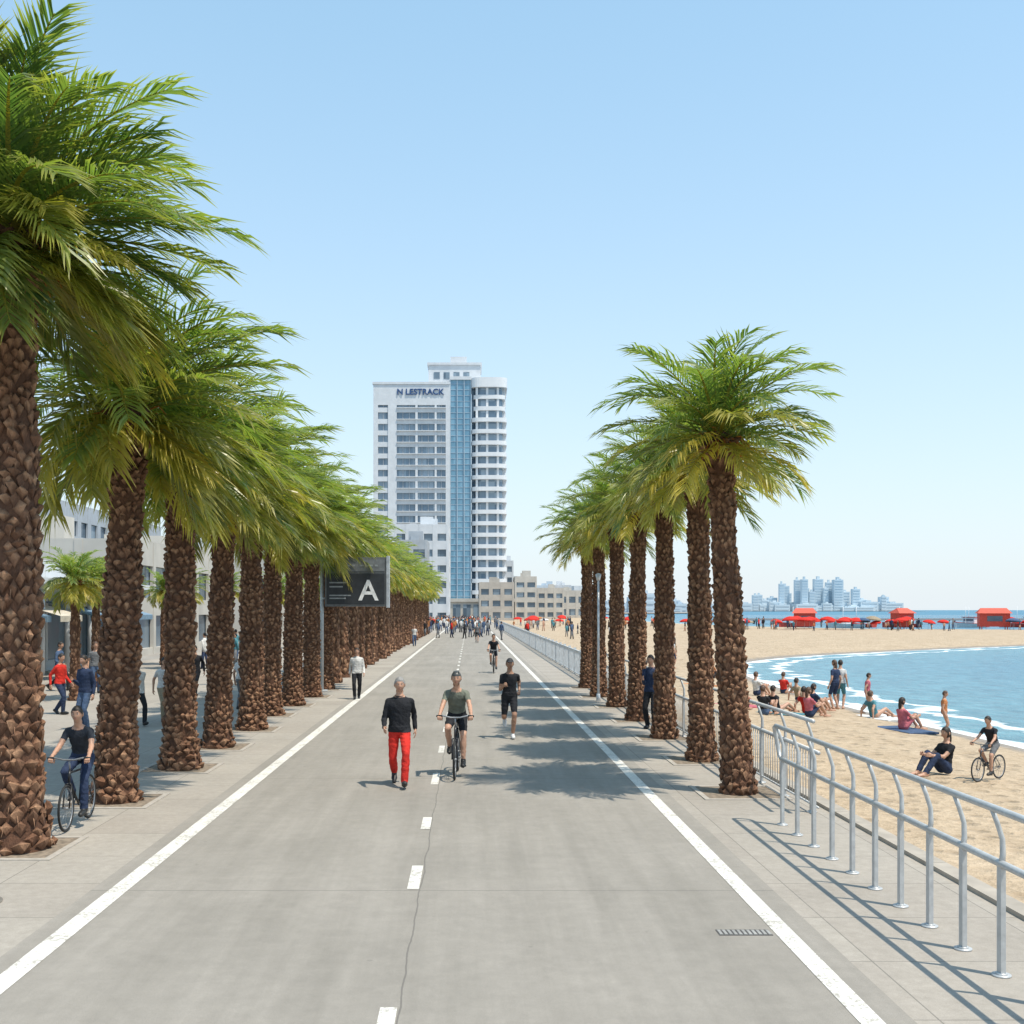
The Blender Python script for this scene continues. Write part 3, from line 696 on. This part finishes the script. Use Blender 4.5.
def person(name, loc, head, pose, top, bottom, shoes, hair, H=1.75, sleeve='long', legs='long', hat=None, skin=None, voxel=.016, wide=1.0, backpack=None, hairlen=0):
    P = POSES[pose]; s = H/1.75; skin = skin or skin_m
    pel = V3(*P['pel']); ln = P['lean']; u = V3(0, -math.sin(ln), math.cos(ln)); f = V3(0, -math.cos(ln), -math.sin(ln)); x = V3(1,0,0)
    b = MB(); seg = []
    loose = wide*(1.08 if sleeve == 'long' else 1.0)
    secs = [(-.10,.120,.095),(-.02,.160,.118),(.06,.157,.116),(.15,.146,.109),(.26,.155,.115),(.36,.168,.122),(.42,.166,.108),(.455,.140,.092),(.485,.100,.074),(.51,.068,.064),(.535,.058,.057)]
    rings = []
    for d_, a_, b_ in secs:
        k_ = loose if d_ > .1 else (loose**.5)
        c = pel+u*d_; rings.append([c + x*math.cos(2*pi*j/16)*a_*k_ + f*math.sin(2*pi*j/16)*b_*k_ for j in range(16)])
    b.ring_loft(rings)
    for i in range(len(secs)-1):
        seg.append((pel+u*secs[i][0], pel+u*secs[i+1][0], (secs[i][1]+secs[i][2])/2*.95, (secs[i+1][1]+secs[i+1][2])/2*.95, 'torso' if secs[i][0] > .0 else 'hip'))
    nk0 = pel+u*.50; nk1 = nk0 + V3(0,-math.sin(ln*.8)-.10, math.cos(ln*.8))*.10
    b.tube(nk0, nk1, .061, .057, 12, dome=True); seg.append((nk0+u*.02, nk1, .060, .057, 'skin'))
    th, sh_ = .44, .43
    hint = V3(*P.get('hint', (0,-1,.05)))
    lr = 1.18 if legs == 'long' else 1.0
    for i, sx in enumerate((1, -1)):
        hip = pel + x*sx*.082 + u*(-.03); an = V3(*P['ank'][i]); kn, an = ik(hip, an, th, sh_, hint+V3(sx*.12,0,0))
        k1 = 1.08 if legs != 'none' else 1.0
        km = hip.lerp(kn, .62)
        b.tube(hip, km, .090*k1, .072*k1, 12, dome=True); b.tube(km, kn, .072*k1, .057*(1.1 if legs == 'long' else 1), 12, dome=True)
        cm = kn.lerp(an, .33)
        b.tube(kn, cm, .055*(1.13 if legs=='long' else 1), .057*lr, 12, dome=True); b.tube(cm, an, .057*lr, .037*(1.5 if legs=='long' else 1), 12, dome=True)
        short = {'long': 'bot', 'short': 'skin', 'none': 'skin'}[legs]
        seg += [(hip, km, .090*k1, .072*k1, 'bot' if legs != 'none' else 'skin'),
                (km, km.lerp(kn,.7), .072*k1, .06, 'bot' if legs != 'none' else 'skin'), (km.lerp(kn,.7), kn, .06, .058, short),
                (kn, cm, .057, .057*lr, short), (cm, an.lerp(cm,.12), .057*lr, .04*(1.5 if legs=='long' else 1), short)]
        ti = P.get('tilt', [0,0])[i]; fy = V3(0,-math.cos(ti),-math.sin(ti)); fz = V3(0, -math.sin(ti), math.cos(ti))
        hl_ = an - fz*.045 - fy*.050; bl = an - fz*.050 + fy*.11; te = an - fz*.054 + fy*.175
        b.tube(hl_, bl, .043, .049, 10, dome=True); b.tube(bl, te, .049, .037, 10, dome=True); b.tube(an, hl_+fy*.03, .042, .040, 10, dome=True)
        seg += [(hl_, bl, .045, .050, 'shoe'), (bl, te, .050, .040, 'shoe'), (an, hl_+fy*.03, .047, .043, 'shoe')]
    hands = []
    ar = 1.14 if sleeve == 'long' else 1.0
    for i, sx in enumerate((1, -1)):
        shp = pel + u*.415 + x*sx*.165*wide**.5; wr = V3(*P['wr'][i]); el, wr = ik(shp, wr, .285, .255, V3(sx*.22, 1, -.35))
        b.tube(pel+u*.43+x*sx*.07, shp, .060, .054*ar, 10, dome=True)
        b.tube(shp, el, .053*ar, .041*ar, 10, dome=True); b.tube(el, wr, .042*ar, .027*(1.3 if sleeve=='long' else 1), 10, dome=True)
        seg += [(pel+u*.43+x*sx*.07, shp, .060, .056, 'arm'), (shp, shp.lerp(el,.55 if sleeve!='none' else .02), .053*ar, .046*ar, 'arm' if sleeve != 'none' else 'skin'),
                (shp.lerp(el,.62), el, .046*ar, .042*ar, 'arm' if sleeve=='long' else 'skin'), (el, wr, .042*ar, .027*ar, 'arm' if sleeve=='long' else 'skin')]
        hands.append((el, wr, sx))
    V, F = remesh(b, voxel, 2)
    V = V.astype(float)
    fc = np.array([V[list(f_)].mean(0) for f_ in F])
    best = np.full(len(F), 1e9); lab = np.zeros(len(F), int); LI = {'skin':0,'torso':1,'hip':2,'bot':2,'shoe':3,'arm':9}
    for p0, p1, r0, r1, l in seg:
        a = np.array(p0); d = np.array(p1)-a; t = np.clip(((fc-a)@d)/max(1e-9, d@d), 0, 1)
        dist = np.linalg.norm(fc-a-np.outer(t, d), axis=1)/(r0+(r1-r0)*t)
        mk_ = dist < best; best[mk_] = dist[mk_]; lab[mk_] = LI[l]
    # straight garment hem round the hips, open neckline
    un, fn_ = np.array(u), np.array(f); dsp = (fc-np.array(pel))@un; dfw = (fc-np.array(pel))@fn_
    hem = -.055 if sleeve == 'long' else -.02
    if not pose.startswith('sit'):
        body = (lab == 1) | (lab == 2)
        if pose != 'cycle': lab[body & (dsp > hem)] = 1
        lab[body & (dsp <= hem)] = 2
        dv = (V-np.array(pel))@un; rad_ = np.abs(V[:,0]); near = (dv > hem) & (dv < hem+.10) & (rad_ < .185)
        if pose != 'cycle':
            V[near,0] *= 1.035; V[near,1] = V[near,1]*1.07
    lab[(lab == 1) & (dsp > (.495 if sleeve == 'long' else .475)) & (np.abs(fc[:,0]) < .085)] = 0
    lab[lab == 9] = 1
    nn = np.sin(V[:,2]*42+V[:,0]*31+np.sin(V[:,2]*17)*2)*np.sin(V[:,1]*37+V[:,2]*19)*.0045; V[:,0] += nn; V[:,1] += nn*.8
    V[:,2] = np.where((V[:,2] < .004) & (pose != 'cycle'), .004, V[:,2])
    out = MB(); out.add(V.tolist(), F, 0, True); out.m = lab.tolist()
    for el, wr, sx in hands:
        hv, hf = HANDS[P.get('hand', 'relax')]
        dn = (wr-el).normalized(); zax = -dn; fx = V3(-sx, 0, 0); fx = (fx - zax*fx.dot(zax)).normalized()
        yax = V3(0,1,0)-zax*V3(0,1,0).dot(zax)
        if yax.length < .3: yax = V3(0,0,-1)-zax*V3(0,0,-1).dot(zax)
        yax = (yax - fx*yax.dot(fx)).normalized()
        M3 = Matrix((fx, yax, zax)).transposed()
        if pose == 'cycle':
            zax = V3(0,.85,.5).normalized(); fx = V3(0,.5,-.85).normalized(); M3 = Matrix((fx, V3(sx,0,0), zax)).transposed()
        hvv = [M3 @ V3(*p_) + wr for p_ in hv.tolist()]; fl = M3.determinant() < 0
        out.add(hvv, [tuple(reversed(f_)) if fl else f_ for f_ in hf], 0, True)
    hc = nk1 + V3(0, -.022, .085); n, k_ = 32, 24
    cap = hat in ('cap','helmet')
    vv = []; ids = []; hr = random.Random(int(abs(loc[0]*91+loc[1]*37)))
    for i in range(k_+1):
        thh = pi*i/k_
        for j in range(n):
            ph_ = 2*pi*j/n; sx_, sy_, sz_ = math.sin(thh)*math.cos(ph_), math.sin(thh)*math.sin(ph_), math.cos(thh)
            px, py, pz = sx_*.079, sy_*.097, sz_*.120
            if pz < -.02:
                t = (-pz-.02)/.1; px *= 1-.30*t; py = py*(1-.18*t) - .010*t
                if py > 0: py *= 1-.25*t
            if sy_ < -.3:
                g1 = math.exp(-((px/.013)**2+((pz+.022)/.020)**2)); py -= .020*g1
                g2 = math.exp(-((px/.011)**2+((pz-.004)/.02)**2)); py -= .007*g2
                for e_ in (-1, 1): py += .009*math.exp(-(((px-e_*.031)/.015)**2+((pz-.010)/.012)**2))
                py -= .005*math.exp(-((pz-.033)/.010)**2)*math.exp(-(px/.05)**2)
                py -= .005*math.exp(-((px/.022)**2+((pz+.060)/.008)**2)); py -= .007*math.exp(-((px/.02)**2+((pz+.098)/.014)**2))
            if py < -.015: hairline = .066 - .075*(abs(px)/.079)**3
            else: hairline = -.01 if py < .02 else -.06
            if py > -.02 and hairlen: hairline = -.09
            if cap and py < -.015: hairline = .048
            ish = pz > hairline
            ids.append(ish)
            if ish:
                q_ = (1.09+hr.uniform(-.02,.035)) if not cap else 1.13; px *= q_; py *= q_; pz *= (1.06+hr.uniform(-.01,.03)) if not cap else 1.10
            vv.append(V3(px, py, pz))
    tl = Matrix.Rotation(.06, 3, 'X')
    vv = [tl @ p_ + hc for p_ in vv]
    fs = []; mi = []
    for i in range(k_):
        for j in range(n):
            f_ = (i*n+j, (i+1)*n+j, (i+1)*n+(j+1)%n, i*n+(j+1)%n); fs.append(f_); mi.append(4 if sum(ids[z_] for z_ in f_) >= 2 else 0)
    o0 = len(out.f); out.add(vv, fs, 0, True); out.m[o0:] = mi
    for e_ in (-1, 1):
        out.ell(hc+V3(e_*.031, -.0795, .010), .0135, .009, .0075, 5, 10, 6); out.ell(hc+V3(e_*.031, -.087, .010), .0058, .004, .0058, 6, 8, 5)
        out.ell(hc+V3(e_*.032, -.090, .031), .017, .005, .0035, 4, 8, 5)
        out.ell(hc+V3(e_*.082, .008, -.004), .010, .020, .031, 0, 10, 7)
    out.ell(hc+V3(0, -.094, -.058), .024, .006, .0055, 7, 10, 5)
    if hat == 'cap': out.ell(hc+V3(0,-.115,.056), .062, .065, .008, 4, 16, 6, Matrix.Rotation(.2, 3, 'X'))
    if hat == 'helmet':
        for e_ in (-.04,-.013,.013,.04): out.ell(hc+V3(e_, .0, .108), .010, .085, .024, 4, 10, 6)
        for e_ in (-1, 1): out.tube(hc+V3(e_*.082,-.01,.03), hc+V3(e_*.03,-.03,-.125), .004, n=5, m=6)
    if hairlen: out.ell(hc+V3(0, .075, -.06-hairlen*.3), .062, .035, .10+hairlen*.4, 4, 12, 8)
    if sleeve == 'long': out.torus(nk0+u*.005+V3(0,-.004,0), u, .064, .013, 18, 8, 1)
    if backpack:
        c = pel+u*.30-f*.17
        out.ell(c, .145, .085, .21, 8, 14, 10)
        for e_ in (-1, 1): out.path([c+u*.17+x*e_*.09, pel+u*.50+x*e_*.10, pel+u*.42+x*e_*.11+f*.125, pel+u*.22+x*e_*.13+f*.11, c-u*.12+x*e_*.10], .014, 6, 8)
    mats = [skin, top, bottom, shoes, hair, M('eye_white',(.75,.73,.70),.3), M('iris',(.03,.02,.015),.2), M('lips',(.33,.12,.10),.5), backpack or top]
    return out.obj(name, mats, None, loc, head, s)
C_ = lambda n, c, **k: M('cloth_'+n, c, .85, 0, .25, 9, .5, 22, .03, spec=.2, **k)
black = C_('black', (.022,.023,.027)); red = C_('red', (.58,.035,.025)); olive = C_('olive', (.155,.165,.13)); navyc = C_('navy', (.03,.045,.09))
whitec = C_('white', (.60,.59,.57)); grey = C_('grey', (.16,.165,.175)); denim = C_('denim', (.07,.11,.19)); pink = C_('pink', (.50,.14,.17)); teal = C_('teal', (.08,.22,.26)); khaki = C_('khaki', (.32,.26,.18)); orange = C_('orange', (.50,.20,.08)); yell = C_('yellow',(.55,.44,.18))
shoe_b = M('shoe_black', (.02,.02,.02), .5); shoe_w = M('shoe_white', (.6,.6,.6), .5)
h_grey = M('hair_grey', (.26,.25,.24), .7, 0, .4, 60); h_dark = M('hair_dark', (.022,.015,.011), .6, 0, .4, 60); h_br = M('hair_brown', (.09,.05,.03), .6, 0, .4, 60)
capb = M('cap_black', (.025,.026,.03), .7); capg = M('helmet_grey', (.07,.075,.075), .4)

def bicycle(loc, head, col, name='bicycle', sc=1):
    b = MB(); Rw = .335
    for yy in (-.53, .53):
        b.torus((0,yy,Rw),(1,0,0),Rw-.018,.018,40,8,0); b.torus((0,yy,Rw),(1,0,0),Rw-.045,.010,40,6,2)
        b.tube((-.035,yy,Rw),(.035,yy,Rw),.018,n=10,m=2)
        for i in range(20):
            a = 2*pi*i/20; b.tube((.02*(-1)**i,yy,Rw),(0,yy+(Rw-.045)*math.cos(a),Rw+(Rw-.045)*math.sin(a)),.0022,n=4,m=2)
    bb = (0,.07,.29); st = (0,.20,.80); hd = (0,-.36,.86); hl_ = (0,-.40,.70)
    T = lambda a, c, r=.016, m=1: b.tube(a, c, r, n=8, m=m)
    T(bb, st); T(st, (0,-.365,.82)); T(bb, hl_, .019); T(hl_, hd, .02); T(st, (0,.23,.93), .013, 2)
    for e_ in (-1, 1):
        T((e_*.02,.07,.29),(e_*.05,.53,Rw),.009); T((e_*.015,.19,.78),(e_*.05,.53,Rw),.008)
        T((e_*.045,-.42,.66),(e_*.045,-.53,Rw),.012); b.tube((0,-.41,.67),(e_*.045,-.42,.66),.012,n=6,m=1)
    T(hd, (0,-.38,1.0), .014, 2)
    b.path([(-.31,-.37,1.03),(-.20,-.40,1.04),(-.08,-.39,1.01),(.08,-.39,1.01),(.20,-.40,1.04),(.31,-.37,1.03)], .013, 8, 2)
    for e_ in (-1, 1): b.tube((e_*.31,-.37,1.03),(e_*.21,-.397,1.04),.018,n=8,m=0)
    b.ell((0,.25,.94),.065,.13,.03,0,12,8); b.ell((0,.12,.94),.025,.09,.022,0,10,6)
    b.torus((.035,.07,.29),(1,0,0),.085,.006,24,6,2); b.tube((-.09,.07,.29),(.09,.07,.29),.014,n=8,m=2)
    T((.08,.07,.29),(.08,-.09,.185),.010,2); T((-.08,.07,.29),(-.08,.18,.385),.010,2)
    b.box(.07,.17,-.17,-.08,.165,.185,0); b.box(-.17,-.07,.10,.18,.375,.395,0)
    T((.04,.07,.375),(.04,.53,Rw+.03),.004,0); T((.04,.07,.205),(.04,.53,Rw-.03),.004,0)
    return b.obj(name, [M('rubber',(.02,.02,.02),.8), M('frame_'+name+str(col), col, .35, .2), M('chrome',(.30,.31,.32),.4,.6)], None, loc, head, sc)

Z0 = .009
person('man_walking', (-1.12, 17.5, Z0), .08, 'walk', black, red, shoe_b, h_grey, 1.77, 'long', 'long', voxel=.0115, wide=1.07)
person('man_cycling', (-.23, 18.6, Z0), -.04, 'cycle', olive, black, shoe_b, capg, 1.75, 'short', 'short', hat='helmet', voxel=.0115)
bicycle((-.23, 18.6, Z0), -.04, (.03,.03,.035))
person('man_jogging', (.86, 24.0, Z0), .05, 'run', black, black, shoe_w, capb, 1.76, 'short', 'short', hat='cap', voxel=.012, skin=skin_d)
person('man_cycling', (1.05, 49.0, Z0), 0, 'cycle', black, black, shoe_b, h_dark, 1.72, 'short', 'short')
bicycle((1.05, 49.0, Z0), 0, (.03,.03,.035))
person('woman_walking', (-3.55, 34.5, Z0), .1, 'walk2', whitec, black, shoe_b, h_dark, 1.63, 'long', 'long', hairlen=.15)
person('man_cycling', (-5.10, 14.3, Z0), .04, 'cycle', C_('charcoal',(.035,.04,.05)), navyc, shoe_b, h_dark, 1.54, 'short', 'long', voxel=.012)
bicycle((-5.10, 14.3, Z0), .04, (.02,.02,.022), sc=.88)
for (n, x, y, hd, po, t, bo, ha, H, sl, le, hl_) in [
    ('man_walking', -11.0, 29.5, 1.2, 'walk2', red, navyc, h_dark, 1.65, 'long','long',0),
    ('man_standing', -8.95, 25.6, -.4, 'stand_phone', navyc, denim, h_dark, 1.76, 'long','long',0),
    ('woman_walking', -8.05, 26.6, .7, 'walk', whitec, black, h_br, 1.64, 'long','long',.2),
    ('woman_walking', -7.75, 27.8, .6, 'walk2', whitec, khaki, h_dark, 1.62, 'short','long',.2),
    ('man_walking', -8.6, 34.4, 0, 'walk', black, black, h_dark, 1.74, 'long','long',0),
    ('woman_standing', -6.45, 31.0, 2.8, 'stand', whitec, grey, h_dark, 1.64, 'short','long',.2),
    ('man_standing', -12.6, 37.0, .5, 'stand', grey, denim, h_br, 1.74, 'short','long',0),
    ('woman_walking', -13.4, 33.0, .9, 'walk2', black, denim, h_br, 1.64, 'short','long',.2),
    ('man_walking', -14.2, 38.0, 1.4, 'walk', denim, black, h_dark, 1.74, 'long','long',0),
    ('woman_walking', -9.5, 41.0, 3.1, 'walk', teal, black, h_dark, 1.65, 'short','long',.2),
    ('man_walking', -7.6, 47.0, 0, 'walk', navyc, khaki, h_dark, 1.75, 'short','short',0),
    ('woman_walking', -4.3, 85.0, 0, 'walk2', whitec, denim, h_br, 1.66, 'short','long',0),
    ('man_walking', .6, 94.0, 0, 'walk', grey, black, h_dark, 1.75, 'short','short',0)]:
    person(n, (x, y, Z0 if x > -3.78 else .006), hd, po, t, bo, shoe_b, ha, H, sl, le, hairlen=hl_, voxel=.018)
person('man_standing', (4.27, 25.9, .006), -.5, 'stand_phone', navyc, black, shoe_b, h_dark, 1.75, 'long', 'long', backpack=C_('pack', (.04,.06,.12)))
def bz(x, y):
    a, b_ = np.array([[float(x)]]), np.array([[float(y)]]); return float(sandz(a, b_, sdist(a, b_))[0,0])+.004
BP = [('sit',8.55,19.9,-1.2,black,navyc,h_dark,'short','long'),
 ('sit',8.35,31.2,2.4,black,denim,h_br,'short','short'),('sit2',9.0,32.2,2.2,black,black,h_dark,'none','none'),('sit',9.6,31.0,2.0,pink,navyc,h_br,'short','short'),('sit2',10.0,32.6,2.3,red,red,h_dark,'none','none'),
 ('sit',7.9,32.6,2.3,whitec,denim,h_dark,'short','short'),('sit',10.5,33.4,1.9,navyc,khaki,h_dark,'short','short'),('sit2',8.4,34.6,2.2,teal,teal,h_br,'none','none'),
 ('sit2',12.0,32.6,2.1,teal,teal,h_br,'none','none'),('sit',11.3,28.6,1.9,pink,pink,h_dark,'short','short'),
 ('stand',12.05,35.8,2.6,whitec,teal,h_dark,'none','short'),('walk2',12.5,34.6,1.5,pink,pink,h_dark,'none','none'),('stand',11.75,35.4,-2.6,navyc,navyc,h_br,'short','short'),
 ('stand',11.9,27.6,1.2,orange,navyc,h_br,'none','none'),('sit',12.0,42,2.4,red,navyc,h_br,'short','none'),('sit2',9.2,44,2.4,black,teal,h_dark,'short','none'),
 ('sit',7.4,46,2.4,whitec,black,h_dark,'short','short'),('walk',13.8,64,1.2,black,black,h_dark,'none','none'),('stand',6.6,58,2,grey,black,h_dark,'short','short'),
 ('sit',11,50,2.4,orange,black,h_dark,'short','short'),('sit',9,52,2.0,red,black,h_dark,'short','short'),('stand',10.5,57,2.0,whitec,navyc,h_dark,'short','short'),
 ('sit2',11.4,38,2.2,khaki,navyc,h_dark,'short','short'),('sit',10.2,39,2.0,whitec,navyc,h_br,'short','short'),('walk',14.9,72,-1.4,red,navyc,h_dark,'none','short'),('stand',12.6,68,1,black,khaki,h_br,'short','short')]
for i, (po, x, y, hd, t, bo, ha, sl, le) in enumerate(BP):
    H = 1.15 if i == 13 else 1.3 if i == 11 else 1.6
    person('beachgoer', (x, y, bz(x, y)), hd, po, t, bo, skin_m, ha, H, sl, le, voxel=.02, hairlen=.15 if i%3==0 else 0)
person('child_cycling', (9.05, 19.2, bz(9.05,19.2)), -.95, 'cycle', black, grey, shoe_b, h_dark, 1.12, 'short', 'short')
bicycle((9.05, 19.2, bz(9.05,19.2)), -.95, (.06,.06,.07), sc=.64)
for (x, y, c, a) in [(9.0,32.2,teal,.6),(12.0,32.6,whitec,.5),(9.2,44,orange,.3),(11.3,28.6,denim,.2),(8.4,34.6,pink,.4)]:
    t = MB(); t.box(-.42,.42,-.85,.85,-.02,.03); t.obj('beach_towel', [c], None, (x, y, bz(x, y)-.01), a)
def umbrella_mesh(col):
    b = MB(); b.tube((0,0,-.1),(0,0,2.2),.022,n=6,m=0); n = 16
    v = [(0,0,2.35)]
    for k_, (r_, z_) in enumerate([(.5,2.27),(.95,2.08),(1.25,1.85),(1.25,1.70)]):
        for j in range(n): v.append((r_*math.cos(2*pi*j/n), r_*math.sin(2*pi*j/n), z_-(.04 if j%2 and k_==3 else 0)))
    b.add(v, [(0,1+j,1+(j+1)%n) for j in range(n)]+[(1+k_*n+j, 1+(k_+1)*n+j, 1+(k_+1)*n+(j+1)%n, 1+k_*n+(j+1)%n) for k_ in range(3) for j in range(n)], 1)
    return b.mesh('umbrella', [rail_m, col, whitec])
um = [umbrella_mesh(c) for c in (red, khaki, whitec, teal, orange, denim)]
ru = random.Random(4)
cl = [(ru.uniform(42, 92), ru.uniform(160, 174)) for _ in range(9)]
for i in range(64):
    if i < 22: x = ru.uniform(8, 40); y = ru.uniform(150, 260)
    else: cx, cy = cl[i % 9]; x = cx+ru.gauss(0, 2.6); y = cy+ru.gauss(0, 3)
    if float(sdist(np.array([[x]]), np.array([[y]]))[0,0]) < 1.5: continue
    sc_ = ru.uniform(.65, .95)
    inst('beach_umbrella', um[0 if i % 5 < 4 else 1+(i//5) % 5], None, (x, y, -.3), (ru.uniform(-.12,.12),ru.uniform(-.12,.12),ru.uniform(0,3)), (sc_,sc_,sc_))
# red lifeguard huts / kiosks on the spit
for i, (x, y, w_) in enumerate([(52,171,3.2),(66,168,2.4),(79,166,4.2),(90,171,2.6),(97,169,3.0)]):
    h = MB(); h.box(-w_/2,w_/2,-1.2,1.2,.5,2.5,0); h.add([(-w_/2-.3,-1.5,2.5),(w_/2+.3,-1.5,2.5),(w_/2+.3,1.5,2.5),(-w_/2-.3,1.5,2.5),(-w_/2+.3,0,3.3),(w_/2-.3,0,3.3)], [(0,1,5,4),(1,2,5),(2,3,4,5),(3,0,4)], 1)
    h.box(-w_/4,w_/4,-1.24,-1.2,1.3,2.1,2)
    for sx in (-1,1):
        for sy in (-1,1): h.tube((sx*w_*.42,sy*1.0,-.4),(sx*w_*.42,sy*1.0,.5),.07,n=6,m=1)
    h.obj('lifeguard_hut', [M('hut_red',(.50,.06,.04),.6), M('hut_roof',(.58,.10,.06),.7), glass], None, (x, y, -.2), ru.uniform(-.3,.3))
cr = MB()
def mini(x, y, z, hd, mt, mb_, s=1.0):
    b = MB()
    for sx in (-1, 1):
        b.tube((sx*.08,-.12*sx,.05),(sx*.09,0,.9),.055,.09,6,1); b.tube((sx*.22,.08*sx,.85),(sx*.19,0,1.42),.035,.055,6,0)
        b.tube((sx*.08,-.12*sx+.04,.04),(sx*.08,-.12*sx-.14,.03),.045,.035,6,3)
    b.ring_loft([[V3(a_*math.cos(2*pi*j/8), b_*math.sin(2*pi*j/8), z_) for j in range(8)] for z_, a_, b_ in [(.82,.15,.1),(.95,.17,.12),(1.1,.14,.1),(1.35,.19,.12),(1.47,.12,.08),(1.52,.06,.05)]], 0)
    b.tube((0,0,1.5),(0,-.01,1.6),.05,.05,6,2); b.ell((0,-.01,1.65),.078,.095,.115,2,8,6); b.ell((0,.015,1.68),.083,.095,.10,3,8,6)
    c, s_ = math.cos(hd), math.sin(hd)
    o = len(cr.v); cr.v.extend([(x+(p_[0]*c-p_[1]*s_)*s, y+(p_[0]*s_+p_[1]*c)*s, z+p_[2]*s) for p_ in b.v])
    for f_, mm in zip(b.f, b.m): cr.f.append(tuple(q_+o for q_ in f_)); cr.m.append({0:mt,1:mb_,2:0,3:1}[mm]); cr.s.append(True)
for i in range(130): mini(ru.uniform(-8, 4), ru.triangular(95, 260, 150), .01, ru.uniform(0,6), ru.randint(1,8), ru.randint(1,4), ru.uniform(.9,1.03))
for i in range(240):
    x = ru.uniform(5.8, 80); y = ru.uniform(100, 215)
    if float(sdist(np.array([[x]]), np.array([[y]]))[0,0]) < 1 or (x > 25 and y < 148): continue
    mini(x, y, -.09, ru.uniform(0,6), ru.randint(0,8), ru.randint(0,4), ru.uniform(.7,1.0))
for i in range(34): mini(ru.uniform(-16,-7), ru.uniform(48, 110), .005, ru.uniform(0,6), ru.randint(1,8), ru.randint(1,4), ru.uniform(.9,1.03))
cr.obj('distant_crowd', [skin_m, black, navyc, denim, grey, red, whitec, teal, orange])
def boat(x, y, hd, col, cabin):
    b = MB(); L_ = 7; W_ = 2.2
    def sec(t):
        w_ = W_/2*(1-max(0, t-.45)**2*3.2); yy = (t-.5)*L_
        return [(-w_*.5, yy, .0), (-w_, yy, .9+.35*t*t), (w_, yy, .9+.35*t*t), (w_*.5, yy, .0)]
    rings = [sec(t) for t in (0,.15,.35,.55,.75,.9,.99)]
    v = [p_ for r_ in rings for p_ in r_]; f_ = []
    for i in range(6):
        for j in range(4): f_.append((i*4+j, i*4+(j+1)%4, (i+1)*4+(j+1)%4, (i+1)*4+j))
    f_ += [(3,2,1,0), (24,25,26,27)]; b.add(v, f_, 0)
    if cabin: b.box(-.7,.7,-1.2,1.2,.9,2.1,1); b.box(-.72,.72,-1.0,1.0,1.4,1.8,2); b.box(-.85,.85,-1.4,1.4,2.1,2.2,0)
    b.tube((0,.3,1),(0,.3,4.2),.04,n=6,m=1)
    b.obj('boat', [col, M('boat_white',(.7,.7,.7),.4), glass], None, (x, y, -.75), hd)
for i in range(16):
    boat(62+i*7.5+ru.uniform(-3,3), 205+i*2.5+ru.uniform(-8, 16), ru.uniform(.6,1.9), [M('boat_red',(.55,.06,.04),.4), M('boat_hull_white',(.6,.6,.6),.4), M('boat_red',(.6,.05,.03),.4)][i%3], i%2)
jt = MB(); jt.box(60, 420, 262, 265, .3, .8)
for i in range(60): jt.tube((62+i*6,263.5,-1.5),(62+i*6,263.5,.3),.3,n=8)
jt.obj('jetty', [M('jetty_concrete',(.35,.33,.32),.9)])
